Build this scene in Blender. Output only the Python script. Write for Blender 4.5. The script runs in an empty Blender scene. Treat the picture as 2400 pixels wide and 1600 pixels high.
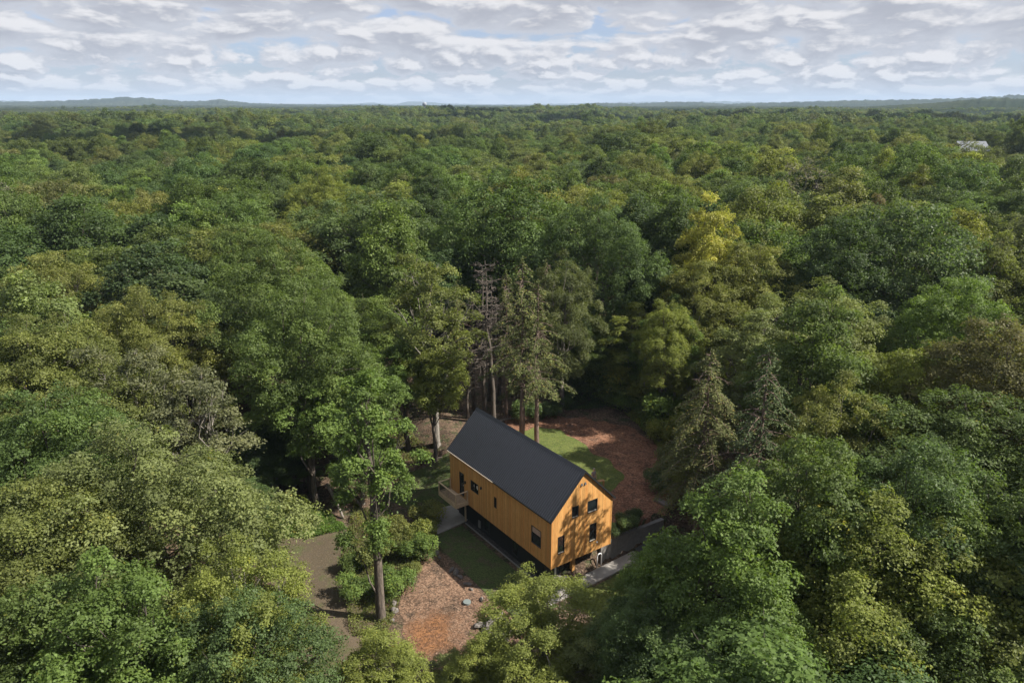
import bpy, math, random
import numpy as np

# ------------------------------------------------------------------ camera, world, sun, exposure
sc = bpy.context.scene
COL = sc.collection
CZ = 33.94; PITCH = math.radians(17.613); FPX = 1740.0
SUN_EL = 44.0; SUN_AZ = -10.0            # azimuth from +X, counter-clockwise
cd = bpy.data.cameras.new('camera'); cam = bpy.data.objects.new('camera', cd); COL.objects.link(cam)
cam.location = (0, 0, CZ); cam.rotation_euler = (math.pi/2 - PITCH, 0, 0)
cd.sensor_width = 36; cd.lens = FPX/2400*36; cd.clip_start = 0.5; cd.clip_end = 60000
sc.camera = cam
sc.view_settings.view_transform = 'Standard'; sc.view_settings.look = 'None'
sc.view_settings.exposure = 1.0; sc.view_settings.gamma = 1.0
cy = sc.cycles
cy.max_bounces = 6; cy.diffuse_bounces = 3; cy.glossy_bounces = 2; cy.transmission_bounces = 4
cy.transparent_max_bounces = 6; cy.volume_bounces = 0; cy.caustics_reflective = False; cy.caustics_refractive = False
cy.sample_clamp_indirect = 4.0
cy.use_denoising = True
cy.use_fast_gi = False

sd = bpy.data.lights.new('sun', 'SUN'); sun = bpy.data.objects.new('sun', sd); COL.objects.link(sun)
sd.energy = 5.0; sd.angle = math.radians(0.53); sd.color = (1.0, 0.93, 0.82)
_az, _el = math.radians(SUN_AZ), math.radians(SUN_EL)
SUNV = np.array([math.cos(_az)*math.cos(_el), math.sin(_az)*math.cos(_el), math.sin(_el)])
from mathutils import Vector
sun.rotation_euler = Vector(SUNV).to_track_quat('Z', 'Y').to_euler()
sun.location = (200, -40, 200)

class N:                                   # small node helper
    def __init__(s, tree): s.t = tree; s.n = tree.nodes; s.l = tree.links
    def new(s, typ, **k):
        n = s.n.new(typ)
        for a, v in k.items(): setattr(n, a, v)
        return n
    def link(s, a, b): s.l.new(a, b)
    def put(s, sock, v):
        if hasattr(v, 'links') or isinstance(v, bpy.types.NodeSocket): s.l.new(v, sock)
        else: sock.default_value = v
    def math(s, op, a, b=0.0, c=0.0, clamp=False):
        n = s.n.new('ShaderNodeMath'); n.operation = op; n.use_clamp = clamp
        s.put(n.inputs[0], a); s.put(n.inputs[1], b)
        if op in ('MULTIPLY_ADD', 'SMOOTH_MIN', 'SMOOTH_MAX'): s.put(n.inputs[2], c)
        return n.outputs[0]
    def vmath(s, op, a, b=(0, 0, 0), out=0):
        n = s.n.new('ShaderNodeVectorMath'); n.operation = op; s.put(n.inputs[0], a)
        if op == 'SCALE': s.put(n.inputs[3], b)
        else: s.put(n.inputs[1], b)
        return n.outputs[out]
    def mix(s, f, a, b, blend='MIX', clampf=True):
        n = s.n.new('ShaderNodeMix'); n.data_type = 'RGBA'; n.blend_type = blend; n.clamp_factor = clampf
        s.put(n.inputs[0], f); s.put(n.inputs[6], a); s.put(n.inputs[7], b)
        return n.outputs[2]
    def ramp(s, f, lo, hi, a=0.0, b=1.0, smooth=True):
        n = s.n.new('ShaderNodeMapRange'); n.interpolation_type = 'SMOOTHSTEP' if smooth else 'LINEAR'
        s.put(n.inputs[0], f); s.put(n.inputs[1], lo); s.put(n.inputs[2], hi); s.put(n.inputs[3], a); s.put(n.inputs[4], b)
        return n.outputs[0]
    def noise(s, vec, scale, detail=3, rough=0.5, dist=0.0, col=False):
        n = s.n.new('ShaderNodeTexNoise'); s.put(n.inputs['Vector'], vec); s.put(n.inputs['Scale'], scale)
        n.inputs['Detail'].default_value = detail; n.inputs['Roughness'].default_value = rough
        n.inputs['Distortion'].default_value = dist
        return n.outputs['Color' if col else 'Fac']

def rgb(r, g, b): return (r, g, b, 1.0)

w = bpy.data.worlds.new("World"); sc.world = w; w.use_nodes = True
w.cycles.sampling_method = 'MANUAL'; w.cycles.sample_map_resolution = 256
k = N(w.node_tree); k.n.clear()
wo = k.new('ShaderNodeOutputWorld')
sky = k.new('ShaderNodeTexSky'); sky.sky_type = 'NISHITA'; sky.sun_disc = False
sky.sun_elevation = _el; sky.sun_rotation = math.radians(90 - SUN_AZ); sky.altitude = 100
sky.air_density = 1.0; sky.dust_density = 1.5; sky.ozone_density = 1.0
bg1 = k.new('ShaderNodeBackground'); k.link(k.vmath('MULTIPLY', sky.outputs[0], (0.62, 0.72, 1.0)), bg1.inputs[0]); bg1.inputs[1].default_value = 0.085
tc = k.new('ShaderNodeTexCoord'); D = tc.outputs['Generated']
def cloud_density(vec):
    sp = k.new('ShaderNodeSeparateXYZ'); k.link(vec, sp.inputs[0])
    z = k.math('MAXIMUM', sp.outputs[2], 0.0)
    fl = k.vmath('NORMALIZE', k.vmath('MULTIPLY', vec, (1, 1, 0)))
    v = k.math('MULTIPLY', k.math('LOGARITHM', k.math('ADD', z, 0.030), math.e), 3.3)
    lay = []
    for scl, off in ((8.5, 4.3), (19.0, 9.1)):       # larger clouds overhead, smaller ones towards the horizon
        cb = k.new('ShaderNodeCombineXYZ'); k.link(v, cb.inputs[2])
        q = k.vmath('ADD', k.vmath('ADD', k.vmath('SCALE', fl, scl), cb.outputs[0]), (off, off*.7, 0))
        wn = k.new('ShaderNodeTexNoise'); k.link(q, wn.inputs['Vector']); wn.inputs['Scale'].default_value = 1.5; wn.inputs['Detail'].default_value = 3
        q = k.vmath('ADD', q, k.vmath('SCALE', k.vmath('SUBTRACT', wn.outputs['Color'], (.5, .5, .5)), 0.55))
        big = k.noise(q, 0.60, 1, 0.5)
        vo = k.new('ShaderNodeTexVoronoi'); vo.feature = 'F1'; vo.inputs['Scale'].default_value = 1.35; k.link(q, vo.inputs['Vector'])
        puff = k.math('SUBTRACT', 0.78, vo.outputs['Distance'])
        fine = k.noise(q, 3.6, 4, 0.6, 0.0)
        d = k.math('MULTIPLY_ADD', big, 0.62, k.math('MULTIPLY', puff, 0.40))
        d = k.math('MULTIPLY_ADD', fine, 0.30, d)
        lay.append(d)
    f = k.ramp(z, 0.10, 0.035)
    a = k.math('MULTIPLY', lay[0], k.math('SUBTRACT', 1.0, f)); a = k.math('MULTIPLY_ADD', lay[1], f, a)
    return a, z
d0, zz = cloud_density(D)
d1, _ = cloud_density(k.vmath('ADD', D, (0.007, 0, 0.0065)))
cover = k.ramp(d0, 0.39, 0.52)
cover = k.math('MAXIMUM', cover, k.ramp(zz, 0.050, 0.0, 0.35, 0.9))
edge = k.ramp(k.math('SUBTRACT', d0, d1), -0.035, 0.105)        # upper, sunward rims of the clouds
thick = k.ramp(d0, 0.47, 0.70)
ccol = k.mix(thick, rgb(0.475, 0.49, 0.54), rgb(0.36, 0.372, 0.42))
ccol = k.mix(k.math('MULTIPLY', edge, 0.9), ccol, rgb(0.70, 0.69, 0.70))
hz_f = k.ramp(zz, 0.035, 0.0)
ccol = k.mix(k.math('MULTIPLY', hz_f, 0.55), ccol, rgb(0.40, 0.425, 0.50))
bg2 = k.new('ShaderNodeBackground'); k.link(ccol, bg2.inputs[0]); bg2.inputs[1].default_value = 0.64
mx = k.new('ShaderNodeMixShader'); k.link(cover, mx.inputs[0]); k.link(bg1.outputs[0], mx.inputs[1]); k.link(bg2.outputs[0], mx.inputs[2])
k.link(mx.outputs[0], wo.inputs[0])

# ------------------------------------------------------------------ frame of the house, terrain
X0, Y0, YAW = 2.961, 48.924, math.radians(125.35)
LA = np.array([math.cos(YAW), math.sin(YAW)]); LB = np.array([LA[1], -LA[0]])   # along / across the house
def W2(s, t): return (X0 + LA[0]*s + LB[0]*t, Y0 + LA[1]*s + LB[1]*t)
def ST(x, y):
    dx, dy = x - X0, y - Y0
    return dx*LA[0] + dy*LA[1], dx*LB[0] + dy*LB[1]
def sm(v): v = np.clip(v, 0, 1); return v*v*(3 - 2*v)
_rs = np.random.RandomState(5)
_W = [(_rs.uniform(0, 2*np.pi), _rs.uniform(0, 6.28), _rs.uniform(0.7, 1.4)) for _ in range(28)]
def wob(x, y, L, seed=0):                  # smooth pseudo noise, about -1..1
    r = 0
    for i in range(7):
        a, p, f = _W[(i + seed*7) % 28]
        kx = 2*np.pi/L*f
        r = r + np.sin((x*np.cos(a) + y*np.sin(a))*kx + p + seed)
    return r/3.2
BARN = (198.5, 332.0)
def G(x, y):
    x = np.asarray(x, float); y = np.asarray(y, float)
    s, t = ST(x, y)
    gw = 0.18 + np.maximum(0, t - 12.5)*0.6 + np.maximum(0, 5.8 - t)*0.5
    gate = sm((s - 1.25 + gw)/(2*gw))
    low = -2.4 + 1.1*sm((t - 8)/12)
    up = -2.4 + 2.1*sm((t - 0.5)/6.0) + 1.0*sm((s - 17)/22)
    h = low + (np.maximum(up, low) - low)*gate
    h = h - 0.8*sm((-t - 4)/9)
    r = np.hypot(x, y - 55)
    far = sm((r - 50)/120)
    h = h + far*(1.5*wob(x, y, 150, 1) + 0.6*wob(x, y, 60, 2))
    f2 = sm((y - 220)/500)
    h = h + f2*(6.5*wob(x, y, 560, 0) + 2.5*wob(x, y, 240, 3) - 1.0)
    h = h + 8*sm((y - 500)/1500)
    # a shallow valley on the left, as the photo shows
    h = h - 7*np.exp(-(((x + 150 + 0.25*(y-420))/120)**2 + ((y - 420)/70)**2))
    bx, by = BARN
    h = h + (9.0 - h)*np.exp(-(((x-bx)/30)**2 + ((y-by)/26)**2)**1.5)
    return h
def proj(x, y, z):
    h = z - CZ; d = y*math.cos(PITCH) - h*math.sin(PITCH); u = h*math.cos(PITCH) + y*math.sin(PITCH)
    return 1200 + FPX*x/d, 800 - FPX*u/d

# ------------------------------------------------------------------ object helpers
def tag(o, label=None, cat=None, group=None, kind=None):
    if label: o['label'] = label
    if cat: o['category'] = cat
    if group: o['group'] = group
    if kind: o['kind'] = kind
    return o
def empty(name, loc, rz=0.0):
    o = bpy.data.objects.new(name, None); COL.objects.link(o); o.location = loc; o.rotation_euler = (0, 0, rz)
    o.empty_display_size = 0.5
    return o
def mesh_np(name, V, F, mat, attrs=None, smooth=False):
    V = np.asarray(V, np.float32); F = np.asarray(F, np.int32); nf, kk = F.shape
    me = bpy.data.meshes.new(name)
    me.vertices.add(len(V)); me.vertices.foreach_set('co', V.ravel())
    me.loops.add(nf*kk); me.loops.foreach_set('vertex_index', F.ravel())
    me.polygons.add(nf); me.polygons.foreach_set('loop_start', np.arange(0, nf*kk, kk, dtype=np.int32))
    me.polygons.foreach_set('loop_total', np.full(nf, kk, np.int32))
    if smooth: me.polygons.foreach_set('use_smooth', np.ones(nf, bool))
    for an, (dom, arr) in (attrs or {}).items():
        arr = np.asarray(arr, np.float32)
        if arr.ndim == 1:
            at = me.attributes.new(an, 'FLOAT', dom); at.data.foreach_set('value', arr)
        else:
            at = me.attributes.new(an, 'FLOAT_COLOR', dom)
            at.data.foreach_set('color', np.c_[arr, np.ones(len(arr), np.float32)].astype(np.float32).ravel())
    me.update(calc_edges=True)
    if mat: me.materials.append(mat)
    return me
def link(name, me, parent=None, loc=None):
    o = bpy.data.objects.new(name, me); COL.objects.link(o)
    if parent: o.parent = parent
    if loc is not None: o.location = loc
    return o

class MB:                                  # collects boxes, prisms and tubes into ONE mesh
    def __init__(s): s.v = []; s.f = []
    def add(s, vs, fs):
        o = len(s.v); s.v += [tuple(map(float, q)) for q in vs]; s.f += [tuple(i + o for i in q) for q in fs]; return s
    def box(s, x0, x1, y0, y1, z0, z1):
        vs = [(x, y, z) for z in (z0, z1) for x, y in ((x0, y0), (x1, y0), (x1, y1), (x0, y1))]
        return s.add(vs, [(3, 2, 1, 0), (4, 5, 6, 7), (0, 1, 5, 4), (1, 2, 6, 5), (2, 3, 7, 6), (3, 0, 4, 7)])
    def tube(s, pts, rad, n=8, cap=True):
        pts = [np.array(q, float) for q in pts]
        if not hasattr(rad, '__len__'): rad = [rad]*len(pts)
        vs = []; fs = []
        for i, q in enumerate(pts):
            d = pts[min(i+1, len(pts)-1)] - pts[max(i-1, 0)]; d /= np.linalg.norm(d) + 1e-9
            u = np.cross(d, (0, 0, 1.)) if abs(d[2]) < .9 else np.cross(d, (1., 0, 0)); u /= np.linalg.norm(u); v = np.cross(d, u)
            for j in range(n):
                a = 2*math.pi*j/n; vs.append(q + rad[i]*(math.cos(a)*u + math.sin(a)*v))
        for i in range(len(pts)-1):
            for j in range(n):
                fs.append((i*n+j, i*n+(j+1) % n, (i+1)*n+(j+1) % n, (i+1)*n+j))
        if cap: fs += [tuple(range(n))[::-1], tuple(range((len(pts)-1)*n, len(pts)*n))]
        return s.add(vs, fs)
    def lump(s, c, r, seed=0, nu=10, nv=7):
        rr = np.random.RandomState(seed); vs = []; fs = []
        ph = rr.uniform(0, 6.28, 6)
        for i in range(nv+1):
            th = math.pi*i/nv
            for j in range(nu):
                a = 2*math.pi*j/nu
                m = 1 + .16*math.sin(2*a+ph[0]+th) + .10*math.sin(3*a+ph[1]) + .12*math.sin(2*th+ph[2]+a)
                vs.append((c[0]+r[0]*m*math.sin(th)*math.cos(a), c[1]+r[1]*m*math.sin(th)*math.sin(a), c[2]+r[2]*m*math.cos(th)))
        for i in range(nv):
            for j in range(nu): fs.append((i*nu+j, (i+1)*nu+j, (i+1)*nu+(j+1) % nu, i*nu+(j+1) % nu))
        return s.add(vs, fs)
    def build(s, name, mat, parent=None, smooth=False, loc=None, bevel=0):
        me = bpy.data.meshes.new(name); me.from_pydata(s.v, [], s.f); me.materials.append(mat)
        if smooth: me.polygons.foreach_set('use_smooth', np.ones(len(me.polygons), bool))
        o = link(name, me, parent, loc)
        if bevel:
            m = o.modifiers.new('bevel', 'BEVEL'); m.width = bevel; m.segments = 2; m.limit_method = 'ANGLE'
        return o

# ------------------------------------------------------------------ materials
def pbsdf(name):
    m = bpy.data.materials.new(name); m.use_nodes = True; k = N(m.node_tree)
    return m, k, k.n['Principled BSDF']
def plain(name, c, rough=0.6, metal=0.0, spec=0.5, var=0.12, scale=6.0, bump=0.0):
    m, k, p = pbsdf(name)
    tc = k.new('ShaderNodeTexCoord'); nz = k.noise(tc.outputs['Object'], scale, 4, 0.6)
    f = k.ramp(nz, 0.25, 0.75, 1-var, 1+var, False)
    k.link(k.vmath('SCALE', (c[0], c[1], c[2]), f), p.inputs['Base Color'])
    p.inputs['Roughness'].default_value = rough; p.inputs['Metallic'].default_value = metal
    p.inputs['Specular IOR Level'].default_value = spec
    if bump:
        b = k.new('ShaderNodeBump'); b.inputs['Strength'].default_value = bump; b.inputs['Distance'].default_value = 0.02
        k.link(nz, b.inputs['Height']); k.link(b.outputs[0], p.inputs['Normal'])
    return m
def leaf_material(name, trans=0.42, rough=0.55, yellow=0.05, gloss=0.24):
    m, k, p = pbsdf(name)
    tint = k.new('ShaderNodeAttribute'); tint.attribute_name = 'tint'; tint.attribute_type = 'INSTANCER'
    lv = k.new('ShaderNodeAttribute'); lv.attribute_name = 'lv'
    sp = k.new('ShaderNodeSeparateColor'); k.link(lv.outputs['Color'], sp.inputs[0])
    v = k.ramp(sp.outputs[0], 0, 1, 0.74, 1.28, False)
    v2 = k.ramp(sp.outputs[1], 0, 1, 0.78, 1.24, False)
    c = k.vmath('SCALE', tint.outputs['Vector'], k.math('MULTIPLY', v, v2))
    # some leaves (and some whole sprays) turning yellow or brown
    yc = k.vmath('MULTIPLY', c, (1.75, 1.25, 0.75))
    c = k.mix(k.ramp(sp.outputs[2], 1-yellow*2.2, 1.0, 0, 0.9, False), c, yc)
    rc = k.vmath('MULTIPLY', c, (1.10, 1.03, 0.92))
    c = k.mix(k.ramp(sp.outputs[1], 0.55, 1.0, 0, 0.5, False), c, rc)
    k.link(c, p.inputs['Base Color']); p.inputs['Roughness'].default_value = rough
    p.inputs['Specular IOR Level'].default_value = gloss
    tr = k.new('ShaderNodeBsdfTranslucent'); k.link(k.vmath('MULTIPLY', c, (1.25, 1.35, 0.6)), tr.inputs[0])
    mx = k.new('ShaderNodeMixShader'); mx.inputs[0].default_value = trans
    k.link(p.outputs[0], mx.inputs[1]); k.link(tr.outputs[0], mx.inputs[2])
    k.link(mx.outputs[0], k.n['Material Output'].inputs[0])
    return m
M_LEAF = leaf_material('leaf'); M_NEEDLE = leaf_material('needle', 0.18, 0.75, 0.05, 0.08)
def bark_material(name, c1, c2):
    m, k, p = pbsdf(name)
    tc = k.new('ShaderNodeTexCoord'); v = k.vmath('MULTIPLY', tc.outputs['Object'], (1, 1, 0.22))
    nz = k.noise(v, 9.0, 5, 0.65)
    k.link(k.mix(k.ramp(nz, 0.35, 0.68), rgb(*c1), rgb(*c2)), p.inputs['Base Color'])
    p.inputs['Roughness'].default_value = 0.9
    b = k.new('ShaderNodeBump'); b.inputs['Strength'].default_value = 0.8; b.inputs['Distance'].default_value = 0.05
    k.link(nz, b.inputs['Height']); k.link(b.outputs[0], p.inputs['Normal'])
    return m
M_BARK = bark_material('bark', (.055, .044, .036), (.125, .104, .086))
M_DARKB = bark_material('dark_bark', (.055, .045, .036), (.15, .125, .10))
M_BARKR = bark_material('bark_reddish', (.075, .050, .040), (.20, .145, .112))
M_BARKG = bark_material('bark_grey', (.11, .10, .086), (.26, .235, .205))
M_DEAD = bark_material('dead_wood', (.13, .115, .10), (.29, .25, .225))

def wood_material(name, base, seed=0, axis='u'):
    """vertical cedar boards: object X is along the wall, Z is up"""
    m, k, p = pbsdf(name)
    tc = k.new('ShaderNodeTexCoord'); sp = k.new('ShaderNodeSeparateXYZ'); k.link(tc.outputs['Object'], sp.inputs[0])
    u = k.math('DIVIDE', k.math('ADD', sp.outputs[0], sp.outputs[1]), 0.14)
    idx = k.math('FLOOR', u); fr = k.math('FRACT', u)
    wn = k.new('ShaderNodeTexWhiteNoise'); wn.noise_dimensions = '1D'; k.link(k.math('ADD', idx, seed), wn.inputs['W'])
    wsp = k.new('ShaderNodeSeparateColor'); k.link(wn.outputs['Color'], wsp.inputs[0])
    cb = k.new('ShaderNodeCombineXYZ'); k.link(k.math('MULTIPLY', u, 1.6), cb.inputs[0]); k.link(k.math('MULTIPLY', sp.outputs[2], 0.9), cb.inputs[2])
    k.link(k.math('MULTIPLY', wsp.outputs[1], 40.0), cb.inputs[1])
    g = k.noise(cb.outputs[0], 2.2, 5, 0.65, 0.6)
    c = k.vmath('SCALE', base, k.ramp(wsp.outputs[0], 0, 1, 0.84, 1.16, False))
    c = k.mix(k.ramp(wsp.outputs[2], 0.6, 1.0, 0, 0.55, False), c, k.vmath('MULTIPLY', base, (0.95, 0.72, 0.55)))
    c = k.mix(k.ramp(g, 0.35, 0.72), k.vmath('SCALE', c, 1.12), k.vmath('MULTIPLY', c, (0.78, 0.70, 0.62)))
    gro = k.math('LESS_THAN', k.math('ABSOLUTE', k.math('SUBTRACT', fr, 0.5)), 0.44)
    c = k.mix(gro, k.vmath('SCALE', c, 0.45), c)
    k.link(c, p.inputs['Base Color']); p.inputs['Roughness'].default_value = 0.5
    p.inputs['Specular IOR Level'].default_value = 0.35
    b = k.new('ShaderNodeBump'); b.inputs['Strength'].default_value = 0.7; b.inputs['Distance'].default_value = 0.012
    k.link(gro, b.inputs['Height']); k.link(b.outputs[0], p.inputs['Normal'])
    return m
M_CEDAR = wood_material('cedar_boards', (0.55, 0.305, 0.108))
M_RAIL = plain('railing_wood', (.50, .38, .25), 0.7, var=.25, scale=9)
M_ROOF = plain('roof_metal', (.030, .033, .042), 0.42, 0.25, 0.5, 0.10, 2.0)
M_RIB_HL = plain('roof_rib_highlight', (.050, .055, .066), 0.38, 0.25, 0.5, 0.10, 2.0)  # ribs paler than the roof sheet: their highlights are put into the colour
M_BLACK = plain('black_siding', (.016, .017, .018), 0.6, 0, .4)
M_FRAME = plain('window_frame', (.018, .020, .022), 0.45)
M_SILL = plain('pale_reveal', (.62, .56, .48), 0.6)
M_WHITE = plain('white_paint', (.72, .73, .74), 0.45)
M_GREYW = plain('concrete_wall', (.20, .19, .18), 0.85, var=.2, scale=3, bump=.3)
M_CONC = plain('concrete', (.33, .31, .285), 0.85, var=.22, scale=1.2, bump=.2)
def glass_material():
    m, k, p = pbsdf('window_glass')
    p.inputs['Base Color'].default_value = rgb(.012, .018, .020); p.inputs['Roughness'].default_value = 0.04
    p.inputs['Specular IOR Level'].default_value = 0.9; p.inputs['IOR'].default_value = 1.6
    tc = k.new('ShaderNodeTexCoord'); b = k.new('ShaderNodeBump'); b.inputs['Strength'].default_value = 0.04
    k.link(k.noise(tc.outputs['Object'], 1.4, 1), b.inputs['Height']); k.link(b.outputs[0], p.inputs['Normal'])
    return m
M_GLASS = glass_material()
M_BLIND = plain('blind', (.42, .30, .24), 0.8)
def ground_material(name, cols, scales, bump=0.5, spec=0.2, fine=None):
    """cols: 4 colours mixed by three noises; fine: (scale, amount) of small chips or blades"""
    m, k, p = pbsdf(name)
    ge = k.new('ShaderNodeNewGeometry'); P = ge.outputs['Position']
    n1 = k.noise(P, scales[0], 5, 0.6, 0.4); n2 = k.noise(P, scales[1], 5, 0.65); n3 = k.noise(P, scales[2], 3, 0.6)
    c = k.mix(k.ramp(n1, 0.38, 0.62), rgb(*cols[0]), rgb(*cols[1]))
    c = k.mix(k.ramp(n2, 0.48, 0.66), c, rgb(*cols[2]))
    c = k.mix(k.ramp(n3, 0.52, 0.72), c, rgb(*cols[3]))
    if fine:
        vo = k.new('ShaderNodeTexVoronoi'); vo.inputs['Scale'].default_value = fine[0]; k.link(P, vo.inputs['Vector'])
        vs = k.new('ShaderNodeSeparateColor'); k.link(vo.outputs['Color'], vs.inputs[0])
        c = k.vmath('SCALE', c, k.ramp(vs.outputs[0], 0, 1, 1-fine[1], 1+fine[1]*1.3, False))
    k.link(c, p.inputs['Base Color']); p.inputs['Roughness'].default_value = 0.95; p.inputs['Specular IOR Level'].default_value = spec
    b = k.new('ShaderNodeBump'); b.inputs['Strength'].default_value = bump; b.inputs['Distance'].default_value = 0.08
    k.link(n3, b.inputs['Height']); k.link(b.outputs[0], p.inputs['Normal'])
    return m
M_FLOOR = ground_material('forest_floor', [(.060, .042, .030), (.105, .072, .050), (.035, .045, .018), (.15, .11, .08)], (.25, .9, 5), .6, fine=(9, .45))
M_SOIL = ground_material('red_mulch', [(.145, .074, .046), (.19, .096, .058), (.095, .054, .037), (.23, .14, .095)], (.22, .8, 6), .8, fine=(8, .40))
M_CHIP = ground_material('wood_chips', [(.120, .074, .050), (.165, .104, .070), (.07, .048, .034), (.22, .155, .11)], (.18, .7, 7), .8, fine=(9, .5))
M_ORNG = ground_material('orange_chips', [(.48, .175, .055), (.54, .22, .075), (.38, .14, .05), (.56, .30, .13)], (.5, 1.2, 7), .8, fine=(9, .45))
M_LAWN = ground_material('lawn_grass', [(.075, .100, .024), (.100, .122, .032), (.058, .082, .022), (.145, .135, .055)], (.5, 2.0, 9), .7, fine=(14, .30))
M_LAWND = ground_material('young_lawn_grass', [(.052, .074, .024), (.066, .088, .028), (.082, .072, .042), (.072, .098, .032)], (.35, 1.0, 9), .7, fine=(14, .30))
M_ROAD = ground_material('dirt_track', [(.075, .060, .040), (.098, .076, .052), (.066, .074, .030), (.12, .094, .064)], (.15, .5, 8), .4, fine=(16, .18))
M_ASPH = ground_material('asphalt', [(.075, .078, .085), (.095, .097, .10), (.065, .066, .07), (.12, .12, .12)], (.4, 1.2, 14), .25, fine=(30, .15))
M_GRAV = ground_material('gravel_bed', [(.045, .044, .042), (.06, .058, .055), (.035, .033, .03), (.09, .085, .08)], (.6, 2, 12), .7, fine=(18, .4))
M_STONE = plain('stone', (.145, .13, .12), 0.9, var=.35, scale=5, bump=.6)

# ------------------------------------------------------------------ the ground
def blend_chips(m, c0, r, o_cols):
    k = N(m.node_tree); p = k.n['Principled BSDF']; old = p.inputs['Base Color'].links[0].from_socket
    ge = k.new('ShaderNodeNewGeometry'); P = ge.outputs['Position']
    d = k.vmath('LENGTH', k.vmath('MULTIPLY', k.vmath('SUBTRACT', P, (c0[0], c0[1], 0)), (1, 1, 0)), out=1)
    f = k.math('ADD', k.math('SUBTRACT', 1.0, k.math('DIVIDE', d, r)), k.math('MULTIPLY', k.math('SUBTRACT', k.noise(P, .8, 5, .7), .5), 2.2))
    oc = k.mix(k.ramp(k.noise(P, 1.6, 4, .7), .35, .65), rgb(*o_cols[0]), rgb(*o_cols[1]))
    vo = k.new('ShaderNodeTexVoronoi'); vo.inputs['Scale'].default_value = 10; k.link(P, vo.inputs['Vector']); vs = k.new('ShaderNodeSeparateColor'); k.link(vo.outputs['Color'], vs.inputs[0])
    oc = k.vmath('SCALE', oc, k.ramp(vs.outputs[0], 0, 1, .5, 1.5, False))
    k.link(k.mix(k.ramp(f, -.15, .55), old, oc), p.inputs['Base Color'])
def sheet_grid(xs, ys, lift=0.0):
    X, Y = np.meshgrid(xs, ys); Z = G(X, Y) + lift
    V = np.c_[X.ravel(), Y.ravel(), Z.ravel()]; nx, ny = len(xs), len(ys)
    i = np.arange(nx-1)[None, :] + nx*np.arange(ny-1)[:, None]; i = i.ravel()
    return V, np.c_[i, i+1, i+nx+1, i+nx]
def axis(c, near, step, far, n):
    a = np.arange(-near, near+.01, step); g = near*np.geomspace(1, far/near, n)[1:]
    return c + np.r_[-g[::-1], a, g]
V, F = sheet_grid(axis(0, 46, .42, 9000, 70), axis(62, 46, .42, 9000, 70))
gr = link('ground', mesh_np('ground', V, F, M_FLOOR, smooth=True)); tag(gr, 'brown leaf-littered forest floor', 'ground', kind='structure')

def poly_sheet(name, pts, mat, lift, label, cat, kind='structure', step=0.3, wobble=0.0):
    """a draped sheet with the outline pts (world x, y)"""
    P = np.array(pts, float)
    if wobble:                              # natural edge: subdivide and jitter
        Q = []
        for i in range(len(P)):
            a, b = P[i], P[(i+1) % len(P)]; n = max(1, int(np.linalg.norm(b-a)/0.7))
            for j in range(n):
                q = a + (b-a)*j/n; e = wobble*(wob(q[0], q[1], 3.2, 1)+.5*wob(q[0], q[1], 1.3, 2)); d = (b-a)/np.linalg.norm(b-a)
                Q.append(q + e*np.array([-d[1], d[0]]))
        P = np.array(Q)
    A, B = P, np.roll(P, -1, 0)
    xs = np.arange(P[:, 0].min()-step, P[:, 0].max()+2*step, step); ys = np.arange(P[:, 1].min()-step, P[:, 1].max()+2*step, step)
    X, Y = np.meshgrid(xs, ys); q = np.c_[X.ravel(), Y.ravel()]
    ins = np.zeros(len(q), bool); best = np.full(len(q), 1e9); near = q.copy()
    for a, b in zip(A, B):
        c = ((a[1] > q[:, 1]) != (b[1] > q[:, 1]))
        xi = (b[0]-a[0])*(q[:, 1]-a[1])/((b[1]-a[1]) + 1e-12) + a[0]
        ins ^= c & (q[:, 0] < xi)
        e = b-a; u = np.clip(((q-a)@e)/(e@e), 0, 1); pr = a + u[:, None]*e; d = np.linalg.norm(q-pr, axis=1)
        mk = d < best; best[mk] = d[mk]; near[mk] = pr[mk]
    nx, ny = len(xs), len(ys)
    i = (np.arange(nx-1)[None, :] + nx*np.arange(ny-1)[:, None]).ravel(); Fq = np.c_[i, i+1, i+nx+1, i+nx]
    keep = ins[Fq].any(1); Fq = Fq[keep]
    q2 = np.where(ins[:, None], q, near)
    used = np.unique(Fq); re = np.full(len(q), -1); re[used] = np.arange(len(used)); q2 = q2[used]
    V = np.c_[q2, G(q2[:, 0], q2[:, 1]) + lift]
    o = link(name, mesh_np(name, V, re[Fq], mat, smooth=True)); tag(o, label, cat, kind=kind); return o
def sts(L): return [W2(s, t) for s, t in L]
poly_sheet('red_mulch_ground', sts([(1.6, 6.2), (1.6, 14), (4, 19), (8, 22.5), (12, 23.6), (17, 24), (21, 21.5), (24.5, 17), (25.5, 13.5), (22, 10), (21, 6), (16, 6.2)]), M_SOIL, .02,
           'reddish mulch covering the upper yard behind the house', 'mulch', wobble=.35)
poly_sheet('upper_lawn', sts([(7.2, 6.3), (6.6, 12.6), (7.8, 15.0), (10.4, 16.2), (15, 16.8), (19.5, 17.3), (21.8, 15.6), (22.6, 12), (21, 8), (16, 6.3)]), M_LAWN, .045,
           'bright green lawn on the upper side of the house', 'lawn', wobble=.34)
poly_sheet('wood_chip_ground', sts([(11.5, -4.0), (2.4, -4.05), (-1.5, -3.6), (-3.0, -5.0), (-2.4, -9.5), (1.5, -11.5), (5.0, -10.4), (9, -8.2), (12.8, -6.0), (13.2, -4.6)]), M_CHIP, .02,
           'brown wood chips, partly bright orange, spread below the lower lawn', 'wood chips', wobble=.4)
blend_chips(M_CHIP, W2(2.1, -9.3), 2.4, ((.19, .092, .042), (.14, .074, .042)))
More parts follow.
